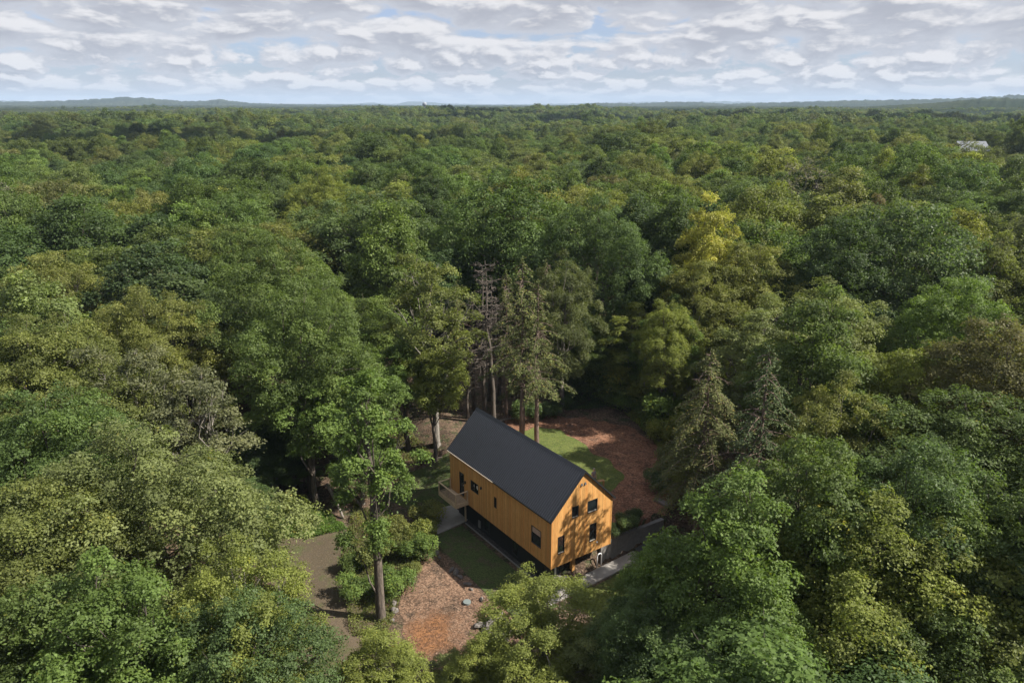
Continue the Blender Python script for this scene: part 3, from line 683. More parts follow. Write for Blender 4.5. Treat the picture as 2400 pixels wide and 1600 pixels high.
def broadleaf(seed, H, R, zb, nlobe, nleaf, lsize, name, lean=0.0, irregular=.25, lobe_r=(1.3, 2.1), sparse=0.0, twigs=0, bark=None, pointed=0.0, ratio=.62, straight=False):
    """H total height, R crown radius, zb crown base; returns (crown mesh, trunk mesh)"""
    rs = np.random.RandomState(seed)
    zc = zb + (H-zb)*.42; rz_up = H - zc; rz_dn = zc - zb
    # lobe centres on an irregular dome, a few inside
    cand = []; ph = rs.uniform(0, 6.28, 4)
    tries = 0
    while len(cand) < nlobe and tries < nlobe*60:
        tries += 1
        d = unit(rs.normal(size=3)); d[2] = d[2] if rs.rand() < .35 else abs(d[2])
        a = math.atan2(d[1], d[0]); irr = 1 + irregular*(math.sin(2*a+ph[0])*.5 + math.sin(3*a+ph[1])*.5 + math.sin(5*a+ph[2]+3*d[2])*.4)
        lr = rs.uniform(*lobe_r)*(R/5.5)**.6*(1.0-.25*max(0, d[2]))
        f = rs.uniform(.80, 1.07) if rs.rand() < .84 else rs.uniform(.35, .75)
        hr_ = (R*irr - lr*.7)*(1 - pointed*max(0, d[2]))
        c = np.array([d[0]*hr_*f, d[1]*hr_*f, zc + d[2]*((rz_up if d[2] > 0 else rz_dn) - lr*.6)*f*(1+.12*math.sin(4*a+ph[3]))])
        if all(np.linalg.norm((c-q[0])*[1, 1, 1.25]) > .76*(lr+q[1]) for q in cand) or (tries > nlobe*40 and rs.rand() < .3): cand.append((c, lr))
    C = np.array([c for c, _ in cand]); LR = np.array([r for _, r in cand]); nl = len(C)
    wgt = LR**2; cnt = (nleaf*wgt/wgt.sum()).astype(int)
    per = 15 if lsize < .22 else (10 if lsize < .4 else 5)
    Ps, Ns, Lb, Sp = [], [], [], []
    ctr = np.array([0, 0, zc-1.0])
    for i in range(nl):
        ns = max(6, cnt[i]//per); out = unit(C[i]-ctr)
        d = unit(rs.normal(size=(ns*3, 3))); key = d@out*.62 + d[:, 2]*.62 + rs.normal(size=len(d))*.30
        d = d[np.argsort(-key)[:ns]]
        rad = LR[i]*(1 + .18*np.sin(d[:, 0]*5+i)+.16*np.sin(d[:, 1]*6+2*i)+.12*np.sin(d[:, 2]*7+i))*(1.08-.5*rs.rand(ns)**2.2)
        sc_ = C[i] + d*rad[:, None]*[1, 1, .78]
        sz = .19 if lsize < .22 else (.30 if lsize < .4 else .5)
        m = per; off = rs.normal(size=(ns, m, 3))*sz*np.array([1, 1, .42])
        P = sc_[:, None] + off; P[..., 2] -= (np.linalg.norm(off[..., :2], axis=-1)**2)*.35/sz
        n_ = (d*.70 + [0, 0, .60])[:, None] + rs.normal(size=(ns, 1, 3))*.40 + rs.normal(size=(ns, m, 3))*.44
        Ps.append(P.reshape(-1, 3)); Ns.append(n_.reshape(-1, 3)); Lb.append(np.full(ns*m, rs.rand()))
        sp = np.repeat(rs.rand(ns), m)*.55 + rs.rand(ns*m)*.45; Sp.append(sp)
    P = np.concatenate(Ps); Nn = np.concatenate(Ns); lb = np.concatenate(Lb); sp = np.concatenate(Sp)
    if sparse: kp = rs.rand(len(P)) > sparse*(.5+.5*np.sin(P[:, 0]*1.3+P[:, 2]*.9+seed)); P, Nn, lb, sp = P[kp], Nn[kp], lb[kp], sp[kp]
    crown = leaf_mesh(name+'_crown', P, Nn, np.full(len(P), lsize), rs, lb, M_LEAF, ratio, sp)
    # trunk and limbs
    tr = .0145*H + .02
    top = np.array([rs.normal()*.4+lean, rs.normal()*.4, zb+(H-zb)*.62])
    if straight: top = np.array([.1, 0, H*.93])
    tp = bent((0, 0, -.6), top, rs, 9, .004 if straight else .012); paths = [(tp, np.linspace(tr*1.25, tr*.35, 9))]
    fl = tp[0].copy(); paths.append(([fl, fl+[0, 0, .9]], [tr*1.8, tr*1.15]))
    for i in rs.permutation(nl)[:min(nl, 26)]:
        u = rs.uniform(.42, .95); base = tp[int(u*8)]; e_ = C[i]
        if base[2] > e_[2]+1: base = tp[int(.45*8)] if not straight else tp[max(1, int(e_[2]/H*7.5)-1)]
        r0 = tr*.42*(1.1-u*.6); q = bent(base, e_, rs, 5, .05, .06)
        paths.append((q, np.linspace(r0, r0*.22, 5)))
        for _ in range(2):
            e2 = e_ + rs.normal(size=3)*LR[i]*.6; paths.append((bent(q[3], e2, rs, 3, .06), [r0*.35, r0*.2, r0*.08]))
    if twigs:
        for _ in range(twigs):
            i = rs.randint(nl); d = unit(rs.normal(size=3)+[0, 0, .5]); a0 = C[i]; L = LR[i]*rs.uniform(.8, 1.5)
            b0_ = a0+d*L; paths.append((bent(a0, b0_, rs, 4, .09), [.035, .026, .018, .008]))
            for _ in range(3):
                s_ = a0+d*L*rs.uniform(.3, .8); paths.append((bent(s_, s_+unit(d+rs.normal(size=3)*.7)*L*.45, rs, 3, .1), [.018, .012, .006]))
    V, F = tubes_np(paths, 6)
    return crown, mesh_np(name+'_trunk', V, F, bark or M_BARK, smooth=True)

def hemlock(seed, H, R, zb, name, nbr=120, lsize=.22, dens=1.0, droop=.32, bare=0.0, bark=None):
    rs = np.random.RandomState(seed); Ps, Ns, Lb = [], [], []
    tr = .013*H+.04; tp = bent((0, 0, -.6), (rs.normal()*.15, rs.normal()*.15, H*.99), rs, 9, .004); paths = [(tp, np.linspace(tr*1.2, .03, 9))]
    fl = tp[0]
    for _ in range(6):
        a = rs.uniform(0, 6.28); paths.append(([fl+[0, 0, .95], fl+[math.cos(a)*tr*1.6, math.sin(a)*tr*1.6, .62], fl+[math.cos(a)*tr*4, math.sin(a)*tr*4, .45]], [tr*.8, tr*.5, tr*.2]))
    for j in range(nbr):
        u = (j+rs.rand())/nbr; z = zb + (H-.3-zb)*u; a = j*2.39996+rs.normal()*.3
        L = R*((1-u)**.62)*rs.uniform(.42, 1.18)*(.55+.45*min(1, (u+.05)*6))+.35
        dir_ = np.array([math.cos(a), math.sin(a), 0]); base = np.array([0, 0, z]); base[:2] = tp[min(8, int(z/H*8)), :2]
        up = .28-.1*u; k = 5; q = np.linspace(0, 1, k)
        pts = base + dir_*L*q[:, None]; pts[:, 2] += L*(up*q - droop*1.6*q**2)
        paths.append((pts, np.linspace(.045, .01, k)))
        if rs.rand() < bare:
            for _ in range(5):
                qq = rs.uniform(.25, .9); s_ = base+dir_*L*qq; s_[2] += L*(up*qq-droop*1.6*qq**2); dd = unit(dir_*.6+np.array([-dir_[1], dir_[0], 0])*rs.choice([-1, 1])+rs.normal(size=3)*.25)
                paths.append((bent(s_, s_+dd*L*.35, rs, 3, .08), [.02, .013, .006]))
            continue
        n = int(70*L*dens*(1.0+.5*(1-u))); qq = rs.uniform(.12, 1, n)**.75; side = np.array([-dir_[1], dir_[0], 0])
        wdt = L*.34*(1-qq*.75)*rs.uniform(-1, 1, n)+rs.normal(size=n)*.08
        P = base + dir_*L*qq[:, None] + side*wdt[:, None]; P[:, 2] += L*(up*qq-droop*1.6*qq**2) - np.abs(wdt)*.35 - rs.exponential(.10, n)
        P += rs.normal(size=(n, 3))*[.08, .08, .05]
        Nn = np.array([0, 0, 1.])*.9 + dir_*.35 + rs.normal(size=(n, 3))*.42
        Ps.append(P); Ns.append(Nn); Lb.append(np.full(n, rs.rand()))
    n = 60; P = np.c_[rs.normal(size=(n, 2))*.12, H-.9+rs.uniform(0, 1.1, n)]; Ps.append(P); Ns.append(rs.normal(size=(n, 3))); Lb.append(np.full(n, .5))
    P = np.concatenate(Ps); crown = leaf_mesh(name+'_crown', P, np.concatenate(Ns), np.full(len(P), lsize), rs, np.concatenate(Lb), M_NEEDLE, .38)
    V, F = tubes_np(paths, 6); return crown, mesh_np(name+'_trunk', V, F, bark or M_BARKR, smooth=True)

def snag(seed, H, name, nbr=60, R=3.0, zb=.35, mat=None, curl=.2):
    rs = np.random.RandomState(seed); tr = .012*H+.05; tp = bent((0, 0, -.6), (rs.normal()*.3, rs.normal()*.3, H), rs, 9, .006)
    paths = [(tp, np.linspace(tr*1.15, .04, 9))]
    for j in range(nbr):
        u = rs.uniform(zb, .99); z = u*H; a = rs.uniform(0, 6.28); L = R*(1.05-u*.75)*rs.uniform(.35, 1.0)
        i = min(7, int(u*8)); b0_ = tp[i]+(tp[i+1]-tp[i])*(u*8-i); d = np.array([math.cos(a), math.sin(a), rs.uniform(-.15, .35)])
        q = bent(b0_, b0_+d*L, rs, 5, .05, -curl*.3); paths.append((q, np.linspace(.06, .016, 5)))
        for _ in range(6):
            s_ = q[rs.randint(1, 4)]; paths.append((bent(s_, s_+unit(d+rs.normal(size=3)*.6)*L*rs.uniform(.25, .55), rs, 3, .08), [.028, .02, .01]))
    V, F = tubes_np(paths, 6); return mesh_np(name+'_trunk', V, F, mat or M_DEAD, smooth=True)

def shrub_mesh(seed, R, H, nleaf, lsize, name, mat=None, stems=7):
    rs = np.random.RandomState(seed); nl = 9; C = np.c_[rs.uniform(-1, 1, (nl, 2))*R*.62, rs.uniform(.35, .85, nl)*H]; LR = rs.uniform(.3, .5, nl)*R
    Ps, Ns, Lb = [], [], []
    for i in range(nl):
        n = nleaf//nl; d = unit(rs.normal(size=(n, 3))); d[:, 2] = np.where(rs.rand(n) < .75, abs(d[:, 2]), d[:, 2])
        P = C[i]+d*LR[i]*rs.uniform(.55, 1.12, n)[:, None]*(1+.2*np.sin(d[:, 0]*6+i)*np.cos(d[:, 1]*5))[:, None]; P[:, 2] = np.maximum(P[:, 2], .05)
        Ps.append(P); Ns.append(d*.6+[0, 0, .7]+rs.normal(size=(n, 3))*.5); Lb.append(np.full(n, rs.rand()))
    P = np.concatenate(Ps); cr = leaf_mesh(name+'_foliage', P, np.concatenate(Ns), np.full(len(P), lsize), rs, np.concatenate(Lb), mat or M_LEAF)
    paths = [(bent((rs.normal()*.1, rs.normal()*.1, -.1), C[i % nl], rs, 4, .08), [.03, .024, .018, .01]) for i in range(stems)]
    V, F = tubes_np(paths, 5); return cr, mesh_np(name+'_stem', V, F, M_BARK, smooth=True)

def place(kind_name, meshes, x, y, sxy, sz, rz, tint, label, cat='tree', group=None, parts=('crown', 'trunk'), z=None, rx=0, ry=0, dz=0):
    o = empty(kind_name, (x, y, (float(G(x, y)) if z is None else z)+dz), rz); o.scale = (sxy, sxy, sz); o.rotation_euler = (rx, ry, rz)
    tag(o, label, cat, group)
    for nm, me in zip(parts, meshes):
        if me is None: continue
        c = link(nm, me, o)
        if nm in ('crown', 'foliage'): c['tint'] = [float(q) for q in tint]
    return o

# near, middle and far meshes (all at H = 18 m unless named)
NEAR = {
 'oak':   [broadleaf(11, 18, 5.6, 5.0, 84, 80000, .165, 'oak', lobe_r=(.85, 2.0)), broadleaf(12, 18, 5.4, 6.0, 80, 78000, .165, 'oak', lobe_r=(.85, 1.95)), broadleaf(13, 18, 6.2, 5.5, 104, 98000, .16, 'oak', irregular=.42, lobe_r=(.85, 2.05))],
 'maple': [broadleaf(21, 18, 4.8, 4.5, 54, 66000, .185, 'maple', lobe_r=(1.2, 2.1), pointed=.25), broadleaf(22, 18, 5.2, 5.0, 60, 70000, .185, 'maple', lobe_r=(1.1, 2.0), pointed=.15)],
 'birch': [broadleaf(31, 18, 4.2, 3.5, 84, 66000, .15, 'birch', lobe_r=(.75, 1.35), pointed=.3, irregular=.3, bark=M_BARKG), broadleaf(32, 18, 4.8, 4.0, 96, 72000, .15, 'birch', lobe_r=(.75, 1.35), irregular=.4, bark=M_BARKG)],
 'thin':  [broadleaf(41, 18, 4.0, 5.5, 50, 30000, .18, 'open', lobe_r=(.8, 1.3), sparse=.5, twigs=60, irregular=.45, bark=M_BARKG)],
 'slim':  [broadleaf(47, 18, 2.9, 4.6, 46, 23000, .17, 'slim', lobe_r=(.55, 1.0), irregular=.55, pointed=.3, bark=M_DARKB, straight=True)],
 'high':  [broadleaf(45, 18, 4.2, 9.0, 44, 36000, .20, 'high', lobe_r=(1.0, 1.7), irregular=.35, bark=M_BARK), broadleaf(46, 18, 4.6, 8.5, 50, 38000, .20, 'high', lobe_r=(1.0, 1.6), irregular=.4, bark=M_BARK)],
}
MID = {
 'oak':   [broadleaf(51, 18, 5.6, 5.0, 70, 34000, .27, 'oak', lobe_r=(.9, 2.3), irregular=.5), broadleaf(52, 18, 6.0, 5.5, 80, 36000, .27, 'oak', irregular=.65, lobe_r=(.9, 2.2))],
 'maple': [broadleaf(61, 18, 5.0, 4.5, 52, 29000, .29, 'maple', lobe_r=(1.3, 2.2), pointed=.25)],
 'birch': [broadleaf(71, 18, 4.4, 3.5, 70, 30000, .24, 'birch', lobe_r=(.85, 1.5), pointed=.3, bark=M_BARKG)],
 'thin':  [broadleaf(81, 18, 4.6, 5.0, 40, 8000, .28, 'bare', lobe_r=(1.0, 1.6), sparse=.5, twigs=220, irregular=.4, bark=M_DEAD)],
}
HEM = [hemlock(91, 18, 4.0, 3.0, 'hemlock', 105, dens=.95), hemlock(92, 18, 3.6, 7.5, 'hemlock', 66, dens=.72, bare=.22), hemlock(93, 18, 4.4, 4.5, 'hemlock', 84, dens=1.0, bare=.12, droop=.42)]
PINE_M = [hemlock(94, 18, 4.2, 5.0, 'pine', 90, lsize=.36, dens=.5, droop=.12)]
SNAG = [snag(101, 18, 'snag', 58, 4.2, .34, M_BARK), snag(102, 18, 'snag', 70, 3.0, .42, M_BARK)]
SAP = [broadleaf(111, 12, 2.0, 5.0, 16, 15000, .17, 'sapling', lobe_r=(.8, 1.3), bark=M_BARKG, irregular=.3), broadleaf(112, 12, 1.7, 6.0, 12, 11000, .17, 'sapling', lobe_r=(.8, 1.2), bark=M_BARKG, irregular=.3)]
SHR = [shrub_mesh(121, 1.6, 1.9, 6500, .13, 'shrub'), shrub_mesh(122, 1.4, 1.3, 5200, .12, 'shrub')]
FAR = [broadleaf(131, 18, 5.8, 6.0, 40, 5200, .70, 'far', lobe_r=(1.2, 2.8), irregular=.55), broadleaf(132, 18.5, 4.8, 5.5, 36, 5000, .68, 'far', irregular=.6, lobe_r=(1.2, 2.6), pointed=.3)]

TINT = dict(oak=(.090, .128, .036), olive=(.122, .142, .042), pale=(.142, .168, .062), bright=(.104, .156, .040), blue=(.078, .118, .042), dark=(.056, .086, .032),
            yellow=(.300, .295, .070), lime=(.152, .178, .044), brown=(.118, .124, .050), gold=(.150, .164, .048), red=(.130, .110, .055), hem=(.092, .108, .042), hemd=(.062, .084, .040), grey=(.122, .132, .068))
TINT = {k_: tuple(c_*1.12 for c_ in v_) for k_, v_ in TINT.items()}
rnd = random.Random(7)
LM = []                                     # landmarks: (px, py, short name)
TREES = []                                  # (x, y, radius) already standing
KN = dict(oak='oak_tree', maple='maple_tree', birch='birch_tree', thin='half_bare_tree', hemlock='hemlock_tree', high='maple_tree', slim='tulip_tree')
def ground_hit(px, py, h):
    """where the sight line through (px, py) is at height h above the local ground"""
    u = (800-py)/FPX; v = (px-1200)/FPX
    d = np.array([v, math.cos(PITCH)+u*math.sin(PITCH), u*math.cos(PITCH)-math.sin(PITCH)])
    zt = h-2.4
    for _ in range(8):
        t = (zt-CZ)/d[2]; x, y = d[0]*t, d[1]*t; zt = .5*zt+.5*(float(G(x, y))+h)
    return x, y
def hero(kind, vi, px, py, H, R, tint, label, short=None, rz=None, base=None):
    pool = HEM if kind == 'hemlock' else NEAR[kind]
    x, y = base if base else ground_hit(px, py, H*1.04)
    R0 = {'oak': (5.6, 5.4, 6.2), 'maple': (4.8, 5.2), 'birch': (4.2, 4.8), 'thin': (4.0,), 'slim': (2.9,), 'high': (4.2, 4.6), 'hemlock': (4.0, 3.6, 4.4)}[kind][vi % len(pool)]
    t = TINT[tint] if isinstance(tint, str) else tint
    place(KN[kind], pool[vi % len(pool)], x, y, R/R0, H/18., rnd.uniform(0, 6.28) if rz is None else rz, t, label)
    TREES.append((x, y, R)); LM.append((px, py+20, short)) if short else None
# --- foreground and middle crowns read off the photograph: apex pixel, height, radius
HEROES = [
 ('oak', 2, 285, 1010, 18, 7.0, 'pale', 'broad pale olive oak crown filling the lower left of the photo', 'the broad pale oak at lower left'),
 ('oak', 0, 60, 1130, 17, 5.2, 'olive', 'olive oak crown cut by the left edge beside the broad pale oak', None),
 ('maple', 0, 250, 1325, 16, 4.3, 'bright', 'bright green layered maple in the bottom left foreground', 'the bright maple at bottom left'),
 ('maple', 1, 55, 1380, 15, 4.2, 'oak', 'mid green maple in the bottom left corner of the photo', None),
 ('birch', 1, 545, 1245, 16, 3.9, 'lime', 'yellow-green birch crown right beside the dirt track, lower left', 'the yellow-green birch by the track'),
 ('oak', 0, 560, 1400, 14, 4.2, 'blue', 'blue-green oak crown below the yellow-green birch, left of the track', None),
 ('maple', 0, 420, 1500, 12, 3.4, 'bright', 'small bright maple at the bottom edge below the pale oak', None),
 ('birch', 0, 885, 1490, 8.0, 3.0, 'lime', 'light green foreground birch at the bottom, right of the dirt track', 'the foreground birch right of the track'),
 ('birch', 1, 1090, 1555, 6.0, 2.6, 'pale', 'low pale birch at the bottom edge under the orange chips', None),
 ('birch', 1, 1270, 1350, 9.5, 4.1, 'lime', 'light yellow-green birch in front of the near house corner', 'the birch before the near house corner'),
 ('birch', 0, 1130, 1490, 7.5, 2.4, 'lime', 'small light birch left of the birch before the near house corner', None),
 ('birch', 0, 1430, 1440, 8.0, 3.2, 'pale', 'pale green birch at the bottom, right of the near house corner', None),
 ('maple', 1, 1560, 1285, 10, 2.8, 'bright', 'small bright maple right of the gable over the driveway', 'the small maple over the driveway'),
 ('oak', 1, 1530, 1395, 11, 3.2, 'blue', 'blue-green crown below the small maple over the driveway', None),
 ('maple', 0, 1730, 1125, 17, 4.6, 'bright', 'tall bright green maple right of the gable, nearest large one', 'the tall maple right of the gable'),
 ('maple', 1, 1930, 1035, 18, 4.8, 'oak', 'mid green maple up and right of the tall maple right of the gable', None),
 ('oak', 2, 2090, 1190, 16, 6.2, 'lime', 'broad yellow-green oak crown in the lower right foreground', 'the broad oak at lower right'),
 ('maple', 1, 1790, 1400, 13, 3.6, 'bright', 'bright maple crown left of the broad oak at lower right', None),
 ('oak', 1, 1640, 1480, 11, 3.8, 'blue', 'dark blue-green crown at the bottom edge right of centre', None),
 ('oak', 0, 2250, 1430, 13, 4.6, 'oak', 'mid green oak in the bottom right corner of the photo', None),
 ('oak', 1, 2010, 1500, 10, 3.6, 'bright', 'small green oak at the bottom edge under the broad oak at lower right', None),
 ('oak', 0, 2200, 1040, 18, 5.2, 'blue', 'blue-green oak behind the broad oak at lower right', None),
 ('oak', 1, 2360, 1130, 17, 4.6, 'oak', 'mid green oak cut by the right edge, lower part of the photo', None),
 ('hemlock', 2, 1690, 815, 17.6, 4.2, (.112, .124, .052), 'drooping olive-brown hemlock at the right side of the yard', 'the drooping hemlock by the yard', None, (15.8, 55.2)),
 ('hemlock', 1, 1812, 775, 20.5, 3.8, 'hemd', 'dark green hemlock right behind the drooping olive-brown one', 'the dark hemlock', None, (17.6, 48.1)),
 ('maple', 0, 1930, 690, 20, 5.2, 'oak', 'tall blue-tinged maple with a rounded top right of the dark hemlock', 'the rounded maple right of the hemlocks'),
 ('birch', 1, 1990, 868, 16, 4.2, 'gold', 'olive-gold crown below the rounded maple right of the hemlocks', 'the olive-gold crown'),
 ('maple', 1, 2130, 815, 16, 3.8, 'lime', 'yellow-green maple right of the olive-gold crown', None),
 ('oak', 1, 1570, 705, 14, 3.4, 'lime', 'light green crown above the slender saplings right of the yard', None),
 ('slim', 0, 895, 930, 20.5, 3.3, 'bright', 'slim tree with a tall straight dark trunk between track and lawn', 'the tall straight trunk by the lawn', None, (-9.9, 47.3)),
 ('oak', 2, 690, 670, 20, 6.3, 'oak', 'large mid green oak left of centre above the bright oak', 'the large oak left of centre'),
 ('thin', 0, 1010, 590, 20, 5.0, 'olive', 'olive open-crowned tree with pale limbs left of the dead hemlocks', 'the olive open-crowned tree'),
 ('hemlock', 1, 1262, 640, 19, 3.3, 'hem', 'olive hemlock with visible trunk right of the dead hemlock', 'the olive hemlock'),
 ('hemlock', 1, 1225, 585, 21, 3.8, 'hem', 'tall hemlock behind the dead hemlock and the olive one', None),
 ('birch', 1, 1325, 585, 18, 4.2, 'hem', 'dull olive crown left of the big blue-green oak', None),
 ('oak', 2, 1400, 465, 22, 6.6, 'blue', 'big blue-green oak towering behind the yard, centre right', 'the big blue-green oak'),
 ('maple', 0, 1672, 470, 22.5, 4.9, 'yellow', 'golden yellow tree standing out right of centre', 'the golden yellow tree'),
 ('oak', 1, 1760, 560, 19, 5.6, 'gold', 'yellow-olive crown just below the golden yellow tree', None),
 ('oak', 0, 1660, 610, 17, 5.2, 'gold', 'olive-yellow crown under the golden yellow tree, nearer the yard', None),
 ('maple', 1, 1995, 505, 22, 6.4, 'dark', 'large dark green maple in the right middle of the forest', 'the large dark maple'),
 ('oak', 0, 2260, 650, 19, 5.6, 'bright', 'bright green oak near the right edge, middle height', 'the bright oak near the right edge'),
 ('maple', 0, 2350, 560, 20, 5.0, 'olive', 'olive maple at the right edge above the bright oak', None),
 ('oak', 2, 330, 680, 18, 6.0, 'gold', 'wide yellow-green layered crown in the left middle', 'the wide yellow-green crown at left'),
 ('oak', 0, 110, 590, 19, 6.2, 'gold', 'golden olive oak near the left edge, middle height', 'the golden olive oak at left'),
 ('oak', 1, 90, 740, 18, 6.4, 'olive', 'large olive oak at the left edge below the golden olive one', None),
 ('oak', 2, 230, 860, 17, 6.0, 'olive', 'olive oak above the broad pale oak at lower left', None),
 ('thin', 0, 300, 790, 19, 4.4, 'grey', 'half bare tree with grey twigs in the left middle', 'the half bare tree at left'),
 ('thin', 0, 440, 850, 18, 4.4, 'grey', 'dull half bare crown right of the grey twiggy one', None),
 ('oak', 1, 560, 1130, 9, 3.0, 'blue', 'dark low tree at the edge of the dark gap left of the house', None),
 ('oak', 0, 560, 520, 20, 6.0, 'oak', 'round dark-green oak left of centre in the middle distance', None),
 ('oak', 2, 760, 395, 21, 6.5, 'lime', 'golden green broad crown in the left centre distance', 'the golden green crown in the distance'),
 ('maple', 0, 1000, 400, 22, 5.5, 'dark', 'very dark tree group crown in the centre distance', 'the dark crown in the centre distance'),
 ('birch', 0, 2055, 460, 20, 3.2, 'red', 'small reddish crown beyond the large dark maple', 'the reddish crown'),
]
for h in HEROES: hero(*h)
def based(kind, vi, px, apex, base, R, tint, label, short=None):
    x, y = trunk_at(px, base); d = np.array([0, y, 0]); u = (800-apex)/FPX; dz = (u*math.cos(PITCH)-math.sin(PITCH))/(math.cos(PITCH)+u*math.sin(PITCH))
    H = CZ+y*dz-float(G(x, y)); hero(kind, vi, px, apex, H/1.05, R, tint, label, short, None, (x, y))
def trunk_at(px, py, zg=None):
    u = (800-py)/FPX; v = (px-1200)/FPX; d = np.array([v, math.cos(PITCH)+u*math.sin(PITCH), u*math.cos(PITCH)-math.sin(PITCH)])
    z = -1.0
    for _ in range(12): t = (z-CZ)/d[2]; x, y = d[0]*t, d[1]*t; z = .5*z+.5*float(G(x, y))
    return x, y
for h in [('birch', 0, 1478, 712, 935, 4.4, 'lime', 'light green birch behind the far right corner of the yard', 'the light birch behind the yard'),
  ('oak', 0, 1405, 740, 918, 4.2, 'oak', 'mid green crown between the light birch and the hemlock stand', None),
  ('birch', 1, 1548, 742, 955, 4.0, 'bright', 'green birch right of the light one behind the yard', None),
  ('oak', 1, 1345, 690, 905, 4.0, 'dark', 'dark oak in the shade right of the hemlock stand', None),
  ('birch', 1, 1610, 752, 985, 3.4, 'lime', 'yellow-green birch above the slender saplings', None),
  ('birch', 0, 1500, 800, 940, 3.2, 'bright', 'low leafy birch at the back corner of the red mulch', None),
  ('high', 1, 958, 790, 1050, 4.2, 'bright', 'bright maple on a bare trunk near the far end of the house', 'the bright maple by the far house end'),
  ('high', 0, 1021, 805, 1080, 3.0, 'lime', 'slim lime-green maple whose trunk touches the far left eave', None),
  ('high', 0, 862, 815, 1120, 4.3, 'bright', 'bright green maple left of the house beyond the tall straight trunk', 'the bright maple left of the house'),
  ('high', 1, 745, 868, 1195, 4.3, 'bright', 'bright maple above the upper end of the dirt track', 'the bright maple above the track'),
  ('birch', 0, 850, 1010, 1180, 2.8, 'bright', 'young green tree between the two bright maples and the side lawn', None),
  ('oak', 1, 650, 985, 1160, 3.6, 'dark', 'dark low oak above the bright weeds beside the dirt track', None),
  ('oak', 0, 585, 1010, 1190, 3.8, 'dark', 'dark oak in the black gap left of the bright weeds', None),
  ('birch', 0, 690, 1060, 1140, 2.6, 'bright', 'small leafy tree at the top of the dirt track', None),
  ('thin', 0, 1625, 1000, 1260, 2.8, 'olive', 'sparse olive tree right of the retaining wall', None)]: based(*h)
# dead hemlocks and trunks of the little stand behind the house
def trunk_at(px, py, zg=None):
    u = (800-py)/FPX; v = (px-1200)/FPX; d = np.array([v, math.cos(PITCH)+u*math.sin(PITCH), u*math.cos(PITCH)-math.sin(PITCH)])
    z = -1.0
    for _ in range(12): t = (z-CZ)/d[2]; x, y = d[0]*t, d[1]*t; z = .5*z+.5*float(G(x, y))
    return x, y
for px, py, kind, H, lab in [
  (1158, 993, 's0', 18.5, 'dead hemlock with long bare branches, thickest bare trunk behind the roof'),
  (1137, 975, 's1', 17.5, 'slim dead hemlock trunk just left of the thick bare one behind the roof'),
  (1187, 978, 'h1', 17, 'hemlock with exposed roots right of the thick dead trunk'),
  (1226, 972, 'h0', 13, 'short leafy hemlock behind the dark bush near the roof ridge'),
  (1250, 948, 'h1', 15, 'slim hemlock right of the short leafy one'),
  (1274, 936, 'h2', 17, 'open hemlock at the right end of the small stand'),
  (1096, 980, 's1', 9, 'short dead pole left of the dead hemlocks, beside the roof ridge'),
  (1170, 945, 's1', 13, 'thin dark snag behind the thick dead hemlock'),
  (1212, 950, 's1', 8, 'thin dead sapling between two hemlocks behind the roof'),
  (1112, 962, 's1', 14, 'thin bare trunk behind the roof ridge, left of the slim dead hemlock'),
  (1146, 938, 's1', 15, 'bare hemlock trunk standing farther back between the two dead hemlocks'),
  (1202, 930, 's1', 14, 'thin bare trunk in the shade behind the exposed roots'),
  (1238, 925, 's1', 13, 'thin bare trunk far back between the short leafy and the slim hemlock'),
  (1076, 955, 'h1', 15, 'sparse hemlock left of the short dead pole behind the roof')]:
    x, y = trunk_at(px, py)
    if kind[0] == 's': o = place('dead_hemlock', (SNAG[int(kind[1])],), x, y, 1.0 if H > 12 else .7, H/18, rnd.uniform(0, 6), (0, 0, 0), lab, parts=('trunk',))
    elif kind[0] == 'h': place('hemlock_tree', HEM[int(kind[1])], x, y, .72, H/18, rnd.uniform(0, 6), TINT['hem'], lab)
    else: place('maple_tree', NEAR['high'][0 if px > 1000 else 1], x, y, .75, H/18, rnd.uniform(0, 6), TINT['bright'], lab)
    TREES.append((x, y, 1.6)); LM.append((px, py-150, None))
LM = [q for q in LM if q[2]]
LM.append((1165, 760, 'the dead hemlocks'))
# slender saplings right of the yard
for i, (px, py, H) in enumerate([(1555, 985, 12), (1578, 992, 13), (1592, 1000, 12.5), (1604, 985, 13), (1622, 975, 12), (1640, 990, 11), (1570, 960, 13.5), (1588, 955, 12), (1610, 950, 13), (1530, 965, 12), (1508, 972, 11)]):
    x, y = trunk_at(px, py)
    place('sapling', SAP[i % 2], x, y, rnd.uniform(.85, 1.2), H/12, rnd.uniform(0, 6), TINT[['lime', 'lime', 'bright', 'gold'][i % 4]],
          f"slender pale-stemmed sapling, {['leftmost','second from the left','third from the left','fourth from the left','fifth from the left','sixth from the left','seventh from the left','eighth from the left','ninth from the left','tenth from the left','rightmost'][sorted([1555,1578,1592,1604,1622,1640,1570,1588,1610,1530,1508]).index(px)]} of the row right of the yard", group='slender saplings right of the yard')
    TREES.append((x, y, 1.2))
